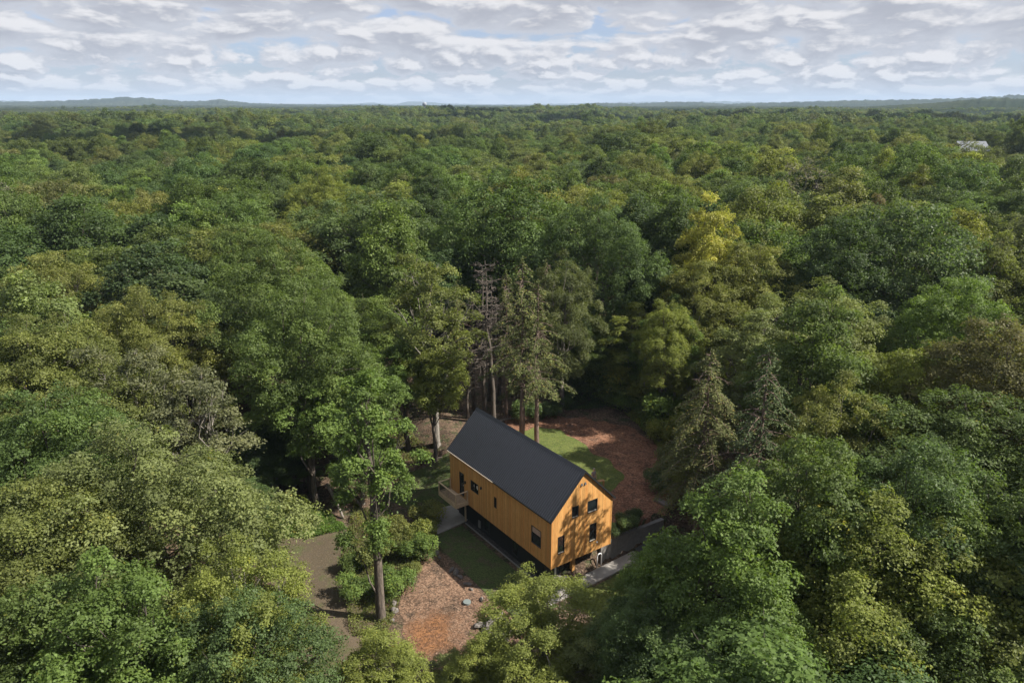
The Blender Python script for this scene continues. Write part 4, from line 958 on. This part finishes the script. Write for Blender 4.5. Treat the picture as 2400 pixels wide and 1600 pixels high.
# shrubs at the edges
for i, (px, py, s, ti, lab) in enumerate([
  (1235, 985, 1.2, 'blue', 'dark green bush behind the roof ridge, left one of the pair'), (1275, 975, 1.35, 'dark', 'dark green bush behind the roof ridge, right one of the pair'),
  (1000, 1228, 1.05, 'gold', 'yellow-green shrub covering the patio corner'), (985, 1275, 1.2, 'lime', 'lime shrub left of the patio'), (978, 1310, 1.0, 'bright', 'green bush at the upper end of the wood chips'),
  (940, 1245, .95, 'gold', 'golden green bush farther left of the patio'), (945, 1300, .8, 'olive', 'olive bush among the saplings left of the wood chips'), (885, 1330, 1.4, 'olive', 'olive bush beside the tall bare trunk'),
  (925, 1390, 1.1, 'bright', 'low green bush right of the tall bare trunk'), (960, 1350, .8, 'olive', 'small olive bush on the left border of the chips'), (840, 1400, 1.0, 'bright', 'green bush left of the tall bare trunk'),
  (830, 1330, 1.0, 'oak', 'mid green bush on the right side of the dirt track'),
  (690, 1200, .9, 'lime', 'lime bush at the upper left of the dirt track'), (1440, 1285, .7, 'dark', 'low dark bush behind the retaining wall, nearest the gable'), (1462, 1272, .75, 'blue', 'low dark bush behind the retaining wall, middle one'),
  (1492, 1255, .8, 'dark', 'low dark bush behind the retaining wall, right one'), (1560, 1040, 1.2, 'lime', 'lime bush at the right edge of the red mulch'), (1520, 1000, 1.3, 'gold', 'yellow bush at the upper right edge of the red mulch'),
  (1500, 950, 2.4, 'lime', 'tall lime thicket behind the right corner of the red mulch'), (1440, 930, 2.5, 'bright', 'tall bright thicket behind the middle of the red mulch'), (1380, 915, 2.4, 'oak', 'tall mid green thicket behind the red mulch'),
  (1325, 920, 2.2, 'dark', 'tall dark thicket left of the other thickets behind the mulch'), (1560, 1000, 2.2, 'bright', 'tall bright thicket right of the red mulch under the saplings'), (1600, 1040, 2.0, 'lime', 'rounded lime thicket below the slender saplings'),
  (1475, 965, 1.3, 'bright', 'green bush along the far edge of the red mulch'), (1430, 945, 1.3, 'oak', 'mid green bush behind the far edge of the red mulch'), (1380, 935, 1.2, 'dark', 'dark bush in the shade behind the far mulch edge'),
  (1330, 950, 1.1, 'blue', 'blue-green bush between the hemlock stand and the mulch'), (1570, 1120, 1.3, 'hem', 'dull green bush under the drooping hemlock'), (1590, 1180, 1.5, 'hem', 'dull bush right of the stone slab'), (1545, 1150, 1.1, 'dark', 'dark bush above the stone slab')]):
    x, y = trunk_at(px, py)
    place('bush', SHR[i % 2], x, y, s, s*rnd.uniform(.85, 1.2), rnd.uniform(0, 6), TINT[ti], lab, 'bush', parts=('foliage', 'stem'))
# fallen logs
for i, (a, b_, r, lab) in enumerate([((1160, 992), (1207, 981), .13, 'pale fallen log behind the roof ridge'), ((978, 1086), (1036, 1073), .12, 'dark fallen log left of the tall pale trunk'), ((900, 1060), (960, 1045), .10, 'thin fallen log in the woods at the far end of the side lawn'), ((770, 1185), (805, 1215), .16, 'pale broken log leaning at the upper end of the dirt track')]):
    p0, p1 = trunk_at(*a), trunk_at(*b_); up = 2.2 if i == 3 else 0
    o = MB().tube([(p0[0], p0[1], float(G(*p0))+r+up), ((p0[0]+p1[0])/2, (p0[1]+p1[1])/2+.1, float(G((p0[0]+p1[0])/2, (p0[1]+p1[1])/2))+r+.05+up*.5), (p1[0], p1[1], float(G(*p1))+r*.8)], [r, r*.9, r*.6], 9).build('fallen_log', M_DEAD if i != 1 else M_BARK, smooth=True); tag(o, lab, 'log')
# ferns and weeds as ground cover
def cover(name, pts, n, lsize, tint, label, hgt=.5, wid=1.0):
    rs = np.random.RandomState(len(name)+n); P = np.array(pts, float); c = P.mean(0); V = []
    lo, hi = P.min(0), P.max(0); q = rs.uniform(lo, hi, (n*3, 2)); A, B = P, np.roll(P, -1, 0); ins = np.zeros(len(q), bool)
    for a, b in zip(A, B):
        cc = ((a[1] > q[:, 1]) != (b[1] > q[:, 1])); xi = (b[0]-a[0])*(q[:, 1]-a[1])/((b[1]-a[1])+1e-12)+a[0]; ins ^= cc & (q[:, 0] < xi)
    q = q[ins][:n]; m = .5+.5*wob(q[:, 0], q[:, 1], 2.2, 3); z = G(q[:, 0], q[:, 1])+hgt*np.clip(m, 0.05, 1)*rs.uniform(.2, 1, len(q))
    me = leaf_mesh(name, np.c_[q, z], rs.normal(size=(len(q), 3))*.5+[0, 0, .9], np.full(len(q), lsize), rs, np.clip(m, 0, 1), M_LEAF)
    o = link(name, me); o['tint'] = list(map(float, tint)); tag(o, label, 'ground cover', kind='stuff'); return o
tp_ = lambda L: [trunk_at(*q) for q in L]
cover('fern_patch', tp_([(1440, 940), (1530, 960), (1600, 1010), (1620, 1075), (1560, 1090), (1530, 1030), (1480, 985)]), 26000, .13, TINT['lime'], 'bright yellow-green ferns along the right edge of the red mulch', .7)
cover('weed_patch', tp_([(560, 1185), (700, 1180), (770, 1225), (690, 1245), (620, 1270), (575, 1240)]), 26000, .13, (.10, .17, .035), 'bright green weeds at the upper left of the dirt track', .6)
cover('weed_patch', tp_([(630, 1205), (760, 1192), (815, 1240), (720, 1262), (640, 1258)]), 15000, .13, (.10, .17, .035), 'strip of bright weeds across the top of the dirt track', .5)
cover('undergrowth', tp_([(830, 1180), (960, 1235), (985, 1330), (940, 1400), (905, 1500), (820, 1490), (800, 1300)]), 22000, .12, TINT['olive'], 'olive undergrowth around the tall bare trunk', .6)
cover('undergrowth', tp_([(1330, 925), (1430, 925), (1440, 950), (1380, 962), (1300, 960), (1270, 985), (1235, 975)]), 13000, .13, TINT['dark'], 'dark undergrowth behind the far edge of the red mulch', .6)
cover('undergrowth', tp_([(860, 1010), (960, 1010), (1010, 1060), (1000, 1080), (880, 1085)]), 6000, .13, TINT['olive'], 'sparse undergrowth between the trunks at the far end of the house', .5)
print('heroes done')
# ------------------------------------------------------------------ the rest of the forest
rs = np.random.RandomState(3)
def jitter_points(x0, x1, y0, y1, sp, jit=.36):
    ny = int((y1-y0)/(sp*.87))+1; out = []
    for j in range(ny):
        y = y0+j*sp*.87; xs = np.arange(x0+(j % 2)*sp*.5, x1, sp); out.append(np.c_[xs, np.full(len(xs), y)])
    q = np.concatenate(out); return q + rs.uniform(-jit, jit, q.shape)*sp
def in_wedge(q, mr=75, ml=60): return (q[:, 0] < q[:, 1]*.74+mr) & (q[:, 0] > -q[:, 1]*.74-ml)
near = jitter_points(-260, 275, -14, 260, 9.9); near = near[in_wedge(near)]
s_, t_ = ST(near[:, 0], near[:, 1])
clear = ((s_ > -9) & (s_ < 25) & (t_ > -6.5) & (t_ < 25.5)) | ((s_ > 20) & (s_ < 37) & (t_ > 3) & (t_ < 24))
roadx = np.interp(near[:, 1], [10, 30, 40, 47, 53, 60, 66], [-13, -13, -12.5, -13, -15, -19, -24]); clear |= (abs(near[:, 0]-roadx) < 5.0) & (near[:, 1] < 66)
clear |= (abs(near[:, 0]-200*near[:, 1]/332) < 14.5) & (near[:, 1] > 215)
near = near[~clear]
KEEP = [(1000, 1560, 950, 1395), (905, 1190, 1240, 1480), (640, 850, 1200, 1600), (1060, 1320, 640, 960), (1300, 1500, 900, 960)]
def tone_of(x, y):
    a = wob(x, y, 46, 0)+.55*wob(x, y, 17, 3); b = wob(x, y, 70, 2)+.5*wob(x, y, 13, 1)
    u = random.Random(int(x*91+y*37)).random()
    if u < .022: return 'thin', 'grey'
    if u < .032: return 'birch', 'gold'
    if u < .055: return 'oak', 'brown'
    if a > .62: return ('oak', 'gold') if b > 0 else ('maple', 'lime')
    if a > .22: return ('oak', 'olive') if b > -.1 else ('birch', 'pale')
    if a > -.12: return ('maple', 'bright') if b > .1 else ('oak', 'oak')
    if a > -.55: return ('oak', 'oak') if b > 0 else ('oak', 'blue')
    return ('maple', 'dark') if b > 0 else ('oak', 'blue')
cand = []
for x, y in near:
    H = 18.3+2.2*math.sin(x*.7+y*.31)+rs.uniform(-3.2, 3.4); R = rs.uniform(4.4, 7.9)
    dc = math.hypot(x, y)
    if dc < 25 or (y < 8 and abs(x) < 30): continue
    if dc < 36: H *= .74
    if any((x-a)**2+(y-b)**2 < (.58*(R+c)+(.4 if c > 2 else 2.2))**2 for a, b, c in TREES): continue
    if y < 95:
        z = float(G(x, y)); dist = math.hypot(y, CZ-z-10); px, py = proj(x, y, z+H); _, pyb = proj(x, y, z+3); w_ = R*FPX/dist
        if any(px+w_ > a and px-w_ < b and pyb > c and py < d for a, b, c, d in KEEP): continue
    cand.append((x, y, H, R))
def vis(x, y):                              # inside the frame, tops included
    px, py = proj(x, y, float(G(x, y))+13); m = 6.0*FPX/math.hypot(y, 20)
    return -m < px < 2400+m and py < 1600+m*1.2
seen = sorted([c for c in cand if vis(c[0], c[1])], key=lambda c: c[0]**2+c[1]**2); unseen = [c for c in cand if not vis(c[0], c[1])]
NIND = 250
ind, rest = seen[:NIND], seen[NIND:]
tone_words = dict(oak='mid green', olive='olive', pale='pale olive', bright='bright green', blue='blue-green', dark='dark green', yellow='yellow', lime='yellow-green', brown='brownish', gold='golden olive', grey='grey twiggy', red='reddish')
kind_words = dict(oak='oak crown', maple='maple crown', birch='birch crown', thin='half bare tree')
used = set(); FARSRC = []
for n, (x, y, H, R) in enumerate(ind):
    kd, tn = tone_of(x, y); d = math.hypot(x, y); pool = (NEAR if d < 88 else MID)[kd]; me = pool[n % len(pool)]
    farlod = n >= len(ind)-4
    if farlod: me = FAR[n % 2]; kd = 'oak'
    R0 = {'oak': 5.7, 'maple': 5.0, 'birch': 4.5, 'thin': 4.4}[kd]
    tt = np.array(TINT[tn])*rs.uniform(.88, 1.14)*np.array([rs.uniform(.92, 1.1), 1, rs.uniform(.9, 1.1)])
    px, py = proj(x, y, float(G(x, y))+H*.8)
    l = min(LM, key=lambda q: (q[0]-px)**2+1.6*(q[1]-py)**2); dx, dy = px-l[0], py-l[1]
    if abs(dx) > 2.2*abs(dy): rel = 'left of' if dx < 0 else 'right of'
    elif abs(dy) > 2.2*abs(dx): rel = 'behind' if dy < 0 else 'in front of'
    else: rel = ('behind and left of' if dx < 0 else 'behind and right of') if dy < 0 else ('before and left of' if dx < 0 else 'before and right of')
    far_ = int(round(math.hypot(dx, dy)/85)); far_w = ['right', 'just', 'one crown', 'two crowns', 'three crowns', 'four crowns', 'five crowns', 'six crowns', 'seven crowns'][min(far_, 8)]
    size = 'broad ' if R > 5.9 else ('narrow ' if R < 4.7 else '')
    lab = f"{size}{tone_words[tn]} {kind_words[kd]}, {far_w} {rel} {l[2]}"
    ds = sorted(LM, key=lambda q: (q[0]-px)**2+1.6*(q[1]-py)**2)
    ORD = ['first', 'second', 'third', 'fourth', 'fifth', 'sixth', 'seventh', 'eighth', 'ninth', 'tenth']
    c10, r10 = ORD[int(max(0, min(9.99, px/240)))], ORD[int(max(0, min(9.99, py/160)))]
    opts = [lab] + [f"{size}{tone_words[tn]} {kind_words[kd]} between {ds[0][2]} and {ds[q][2]}" for q in (1, 2, 3)] \
        + [f"{size}{tone_words[tn]} {kind_words[kd]} in the {c10} tenth from the left, {r10} from the top"] \
        + [f"{size}{tone_words[tn]} {kind_words[kd]}, {v_} {c10} tenth from left, {r10} from top" for v_ in ('upper one', 'lower one', 'left one', 'right one', 'hindmost one', 'nearest one')]
    lab = next((q for q in opts if q not in used and len(q.split()) <= 16), opts[-1])
    used.add(lab)
    o = place(KN[kd], me, x, y, R/R0, H/18., rs.uniform(0, 6.28), tt, lab, group='canopy trees of the forest', rx=rs.uniform(-.04, .04), ry=rs.uniform(-.04, .04))
    if farlod: FARSRC.append(o)
print('individual', len(ind), 'rest near', len(rest), 'outside', len(unseen))

# far-off wood: one object, trees instanced on points (crowns and trunks taken from real trees above)
def crown_of(name_kind, mesh):
    for o in bpy.data.objects:
        if o.type == 'MESH' and o.data == mesh: return o
srcs = [crown_of('', m[0]) for m in (MID['oak'][0], MID['oak'][1], MID['maple'][0], MID['birch'][0], MID['thin'][0], PINE_M[0], FAR[0], FAR[1], NEAR['oak'][0], NEAR['maple'][0], NEAR['oak'][0], NEAR['maple'][0])]
for j_ in (10, 11):
    srcs[j_] = [c for c in srcs[j_].parent.children if c.name.startswith('trunk')][0]
if srcs[5] is None:                         # a dark pine stands in the left distance
    x, y = ground_hit(180, 445, 17); o = place('pine_tree', PINE_M[0], x, y, 1.1, 1.1, 0, TINT['hemd'], 'dark pine with spreading boughs in the upper left distance'); srcs[5] = o.children[0] if o.children[0].name.startswith('crown') else o.children[1]
mid = jitter_points(-480, 500, 150, 560, 10.4); far = jitter_points(-1250, 1290, 560, 1750, 11.6)
PT = []
for q, lo in ((mid, 0), (far, 1)):
    q = q[in_wedge(q, 80, 65)]
    if lo == 0:
        q = q[q[:, 1] > 150]
        m = np.ones(len(q), bool)
        A = np.array([[c[0], c[1]] for c in cand]); dmin = np.array([np.min((A[:, 0]-a)**2+(A[:, 1]-b)**2) for a, b in q]); m &= dmin > 7.6**2
        q = q[m]
    bx, by = BARN; q = q[~((abs(q[:, 0]-(bx+1.5)*q[:, 1]/by) < 16.5) & (q[:, 1] > by-95) & (q[:, 1] < by+12))]
    PT.append(np.c_[q, np.full(len(q), lo)])
ex = np.array([(c[0], c[1], 0) for c in rest+unseen]); PT.append(ex)
PT = np.concatenate(PT); n = len(PT)
idx = np.zeros(n, np.int32); tint = np.zeros((n, 3), np.float32); scl = np.zeros((n, 3), np.float32); rot = rs.uniform(0, 6.28, n)
IX = {'oak': (0, 1), 'maple': (2, 2), 'birch': (3, 3), 'thin': (4, 4)}
for i, (x, y, lo) in enumerate(PT):
    kd, tn = tone_of(x, y)
    nr = math.hypot(x, y) < 95
    if tn == 'yellow' and rs.rand() < .6: tn = 'gold'
    pine = (wob(x, y, 160, 3) > .75) and x < 60 and y > 150
    idx[i] = 5 if pine and not lo else (6+i % 2 if lo and kd != 'thin' else IX[kd][i % 2])
    if nr: idx[i] = 8+i % 2
    tt = np.array(TINT['hemd'] if pine else TINT[tn]); g = .078
    if y > 260: tt = tt*.6+np.array([.100, .130, .042])*.4
    tint[i] = tt*rs.uniform(.82, 1.2)*[rs.uniform(.9, 1.1), 1, rs.uniform(.9, 1.1)]
    h = rs.uniform(.78, 1.22)*(1+.16*wob(x, y, 75, 2))+(.20 if rs.rand() < .05 and y < 700 else 0); h *= 1-.12*float(sm((y-700)/600)); e_ = (1.12 if not lo else 1.28)*rs.choice([.72, .9, 1.0, 1.15, 1.4])*rs.uniform(.9, 1.1); scl[i] = (e_, e_, h)
V = np.c_[PT[:, 0], PT[:, 1], G(PT[:, 0], PT[:, 1])].astype(np.float32)
me = bpy.data.meshes.new('far_wood'); me.vertices.add(n); me.vertices.foreach_set('co', V.ravel())
a = me.attributes.new('idx', 'INT', 'POINT'); a.data.foreach_set('value', idx)
a = me.attributes.new('tintp', 'FLOAT_VECTOR', 'POINT'); a.data.foreach_set('vector', tint.ravel())
a = me.attributes.new('scl', 'FLOAT_VECTOR', 'POINT'); a.data.foreach_set('vector', scl.ravel())
a = me.attributes.new('rot', 'FLOAT', 'POINT'); a.data.foreach_set('value', rot.astype(np.float32))
wood = link('far_wood', me); tag(wood, 'endless mixed green forest canopy stretching to the horizon', 'forest', kind='stuff')
ng = bpy.data.node_groups.new('forest', 'GeometryNodeTree'); ng.interface.new_socket('Geometry', in_out='INPUT', socket_type='NodeSocketGeometry'); ng.interface.new_socket('Geometry', in_out='OUTPUT', socket_type='NodeSocketGeometry')
gi = ng.nodes.new('NodeGroupInput'); go = ng.nodes.new('NodeGroupOutput'); jn = ng.nodes.new('GeometryNodeJoinGeometry')
def nattr(name, typ):
    q = ng.nodes.new('GeometryNodeInputNamedAttribute'); q.data_type = typ; q.inputs[0].default_value = name; return q.outputs[0]
m2p = ng.nodes.new('GeometryNodeMeshToPoints'); ng.links.new(gi.outputs[0], m2p.inputs[0])
ai, at_, as_, ar = nattr('idx', 'INT'), nattr('tintp', 'FLOAT_VECTOR'), nattr('scl', 'FLOAT_VECTOR'), nattr('rot', 'FLOAT')
cx = ng.nodes.new('ShaderNodeCombineXYZ'); ng.links.new(ar, cx.inputs[2])
for j, o in enumerate(srcs):
    oi = ng.nodes.new('GeometryNodeObjectInfo'); oi.transform_space = 'ORIGINAL'; oi.inputs[0].default_value = o; oi.inputs[1].default_value = True
    cmp = ng.nodes.new('FunctionNodeCompare'); cmp.data_type = 'INT'; cmp.operation = 'EQUAL'; ng.links.new(ai, cmp.inputs[2]); cmp.inputs[3].default_value = j if j < 10 else j-2
    ip = ng.nodes.new('GeometryNodeInstanceOnPoints'); ng.links.new(m2p.outputs[0], ip.inputs['Points']); ng.links.new(cmp.outputs[0], ip.inputs['Selection'])
    geo = oi.outputs['Geometry']
    ng.links.new(geo, ip.inputs['Instance']); ng.links.new(cx.outputs[0], ip.inputs['Rotation']); ng.links.new(as_, ip.inputs['Scale'])
    st = ng.nodes.new('GeometryNodeStoreNamedAttribute'); st.data_type = 'FLOAT_VECTOR'; st.domain = 'INSTANCE'; st.inputs['Name'].default_value = 'tint'
    ng.links.new(ip.outputs[0], st.inputs[0]); ng.links.new(at_, st.inputs['Value'])
    ng.links.new(st.outputs[0], jn.inputs[0])
ng.links.new(jn.outputs[0], go.inputs[0])
md = wood.modifiers.new('forest', 'NODES'); md.node_group = ng
print('far wood', n)

# ------------------------------------------------------------------ hills beyond, barn, shed, water tower
def rid(D, wd, pts): return (D, wd, np.array(pts, float))
RIDGES = [rid(5600, .10, [(-600, 3), (0, 5), (150, 8), (180, 9), (230, 11), (300, 15), (360, 12), (430, 7), (470, 7), (490, 9), (515, 11), (545, 8), (580, 4), (650, 2), (750, 1), (900, 0), (1000, -3), (1300, -3)]),
          rid(5000, .10, [(1290, -4), (1340, -1), (1400, 4), (1460, 3), (1500, 3), (1560, 6), (1600, 6), (1650, 5), (1700, 2), (1850, 5), (2000, 8), (2050, 8), (2150, 10), (2250, 12), (2330, 15), (2400, 18), (3200, 24)]),
          rid(2300, .12, [(1950, -8), (2100, -1), (2200, 4), (2260, 9), (2330, 12), (2400, 11), (2700, 8), (3200, 2)]),
          rid(13500, .08, [(-600, 8), (0, 9), (100, 7), (200, 6), (560, 5), (640, 3), (700, 3), (830, 3), (870, 6), (900, 3), (930, 3), (955, 7), (975, 8), (1010, 6), (1060, 3), (1150, 2), (1250, 2), (1400, 5), (1500, 7), (1600, 7), (1700, 8), (1800, 6), (2000, 10), (2400, 12), (3200, 12)])]
az = np.r_[np.linspace(-180, -48, 34)[:-1], np.linspace(-48, 48, 1100), np.linspace(48, 180, 34)[1:]]
rr_ = np.geomspace(1450, 16000, 190)
A_, R_ = np.meshgrid(np.radians(az), rr_); X = R_*np.sin(A_); Y = R_*np.cos(A_)
ta = np.where(abs(A_) < 1.2, np.tan(np.clip(A_, -1.2, 1.2)), 2.5*np.sign(A_)); PX = 1200+FPX*ta/math.cos(PITCH)*.9+0*R_; PX = 1200 + FPX*ta*1.049
Z = 24+4.5*sm((R_-1500)/2500)+1.2*sm((R_-6000)/4000)
Z = Z + 2.6*wob(X, Y, 900, 1)*sm((R_-1500)/1500)*.8
for D_, wd, p in RIDGES:
    hp = np.interp(PX, p[:, 0], p[:, 1]); hp = hp+np.maximum(0, hp)*.045*(np.sin(PX*.11+D_)+np.sin(PX*.23))+.35*np.sin(PX*.31+D_)*np.sin(PX*.083); top = CZ+hp/FPX*D_*1.02
    pro = np.exp(-((R_-D_*(1+.03*wob(X, Y, D_*.35, 2)))/(D_*wd))**2); Z = np.maximum(Z, 26+(top-26)*pro+0*Z) if True else Z
cell = np.clip(R_/120, 12, 60)
bump = np.abs(wob(X, Y, 34, 0))*.5+np.abs(wob(X*1.3, Y, 57, 1))*.6+rs.uniform(-.5, .8, X.shape)
Z = Z+bump*np.clip(R_/1450, 1, 3.2)*1.25; Z = Z-16*np.clip((1600-R_)/150, 0, 1)
V = np.c_[X.ravel(), Y.ravel(), Z.ravel()]; nx, ny = len(az), len(rr_)
i = (np.arange(nx-1)[None, :]+nx*np.arange(ny-1)[:, None]).ravel()
m, k, p = pbsdf('hill_forest'); ge = k.new('ShaderNodeNewGeometry'); n1 = k.noise(ge.outputs['Position'], .004, 4, .6); n2 = k.noise(ge.outputs['Position'], .03, 4, .7)
c = k.mix(k.ramp(n1, .4, .6), rgb(.024, .034, .020), rgb(.042, .052, .028)); c = k.vmath('SCALE', c, k.ramp(n2, .3, .7, .6, 1.4, False)); k.link(c, p.inputs['Base Color']); p.inputs['Roughness'].default_value = 1; p.inputs['Specular IOR Level'].default_value = 0
b = k.new('ShaderNodeBump'); b.inputs['Strength'].default_value = 1; b.inputs['Distance'].default_value = 8; k.link(n2, b.inputs['Height']); k.link(b.outputs[0], p.inputs['Normal'])
hl = link('hills', mesh_np('hills', V, np.c_[i, i+1, i+nx+1, i+nx], m, smooth=True)); tag(hl, 'distant wooded hills along the horizon', 'hills', kind='structure')

M_TIN = plain('pale_metal_roof', (.17, .185, .21), .45, .2); M_BARNW = plain('barn_boards', (.15, .085, .06), .85, var=.3); M_OFFW = plain('off_white_wall', (.30, .29, .26), .7)
bx, by = BARN; bz = float(G(bx, by)); bz = 9.6; barn = empty('barn', (bx, by, bz), math.radians(-6)); tag(barn, 'grey metal-roofed barn rising out of the trees at the upper right', 'barn')
eh, rh, Lb_, Wb = 6.0, 9.4, 5.4, 5.6
w_ = MB(); w_.add([(-Lb_, -Wb, 0), (Lb_, -Wb, 0), (Lb_, Wb, 0), (-Lb_, Wb, 0), (-Lb_, -Wb, eh), (Lb_, -Wb, eh), (Lb_, Wb, eh), (-Lb_, Wb, eh), (-Lb_, 0, rh), (Lb_, 0, rh)],
                 [(0, 1, 5, 4), (2, 3, 7, 6), (1, 2, 6, 9, 5), (3, 0, 4, 8, 7), (0, 3, 2, 1)]); w_.build('wall', M_BARNW, barn)
for sd in (-1, 1):
    b = MB(); e = sd*(Wb+.7); ez = eh-.42; x0, x1 = -Lb_-.6, Lb_+.6
    vs = [(x0, e, ez+.10), (x1, e, ez+.10), (x1, 0, rh+.10), (x0, 0, rh+.10), (x0, e, ez+.28), (x1, e, ez+.28), (x1, 0, rh+.28), (x0, 0, rh+.28)]
    b.add(vs, [(3, 2, 1, 0), (4, 5, 6, 7), (0, 1, 5, 4), (1, 2, 6, 5), (2, 3, 7, 6), (3, 0, 4, 7)]); b.build('roof', M_TIN, barn)
MB().box(Lb_+.01, Lb_+.09, -2, 2, 0.1, 4).build('door', M_OFFW, barn)
sx, sy = 189.5, 328.0; sz = 11.6; shed = empty('shed', (sx, sy, sz)); tag(shed, 'small off-white building left of the grey-roofed barn', 'shed')
MB().box(-3, 3, -2, 2, -3, 4.2).build('wall', M_OFFW, shed); MB().add([(-3.3, -2.4, 4.2), (3.3, -2.4, 4.2), (3.3, 2.4, 4.9), (-3.3, 2.4, 4.9), (-3.3, -2.4, 4.4), (3.3, -2.4, 4.4), (3.3, 2.4, 5.1), (-3.3, 2.4, 5.1)], [(3, 2, 1, 0), (4, 5, 6, 7), (0, 1, 5, 4), (1, 2, 6, 5), (2, 3, 7, 6), (3, 0, 4, 7)]).build('roof', M_TIN, shed)
DT = 1500; wx = (1014-1200)/FPX*DT*1.049; wt = empty('water_tower', (wx, DT, 14)); wt.scale = (.72, .72, .72); tag(wt, 'pale water tower on a single stem rising above the far treeline', 'water tower')
M_TANK = plain('tank_paint', (.26, .29, .34), .5)
def lathe(prof, n=24):
    b = MB(); vs = []; fs = []
    for r_, z in prof: vs += [(r_*math.cos(2*math.pi*j/n), r_*math.sin(2*math.pi*j/n), z) for j in range(n)]
    for i in range(len(prof)-1):
        for j in range(n): fs.append((i*n+j, i*n+(j+1) % n, (i+1)*n+(j+1) % n, (i+1)*n+j))
    return b.add(vs, fs)
lathe([(.1, 36.5), (3, 36), (5.2, 34.6), (5.8, 32.5), (5.8, 29.5), (5, 27.6), (2.4, 26.2), (1.4, 25.5)]).build('tank', M_TANK, wt, True)
lathe([(2.4, 0), (1.5, 4), (1.35, 22), (1.5, 25.6)]).build('stem', M_TANK, wt, True)
MB().tube([(-4, 0, 34), (-4, 0, 43)], .18, 6).build('antenna', M_TANK, wt)

# ------------------------------------------------------------------ air
HAZE = True
if HAZE:
    hz = MB().box(-16500, 16500, -16500, 16500, -60, 210); m = bpy.data.materials.new('haze'); m.use_nodes = True; k = N(m.node_tree); k.n.clear()
    ho = k.new('ShaderNodeOutputMaterial'); pv = k.new('ShaderNodeVolumePrincipled'); pv.inputs['Density'].default_value = 8.0e-5; pv.inputs['Color'].default_value = rgb(.58, .76, 1.0)
    k.link(pv.outputs[0], ho.inputs['Volume']); o = hz.build('haze', m); tag(o, 'thin blue haze in the distance', 'haze', kind='stuff')
M_SHADOW_CLOUD = plain('shadow_cloud', (.85, .85, .88), 1.0, 0, 0, .05)  # clouds added out of view, only to cast shade on the forest
for i, (x, y, a, b_, lab) in enumerate([(690, 270, 190, 62, 'flat unseen cumulus added at the right to shade the forest, nearest one'), (1180, 740, 330, 110, 'wide unseen cumulus added at the right to shade the far forest'), (820, 1040, 300, 100, 'high unseen cumulus added to shade the middle of the far forest')]):
    cl = MB(); r_ = random.Random(i)
    cl.lump((0, 0, 0), (a, b_, 26), i, 40, 20)
    for q in range(16):
        u_ = r_.uniform(-.9, .9); cl.lump((u_*a, r_.uniform(-.6, .6)*b_, r_.uniform(5, 30)), (a*r_.uniform(.14, .3), b_*r_.uniform(.3, .55), r_.uniform(25, 50)), q+i*20, 20, 12)
    o = cl.build('shadow_cloud', M_SHADOW_CLOUD, smooth=True); o.location = (x, y, 900); tag(o, lab, 'shadow_cloud', kind='structure')
print('done')
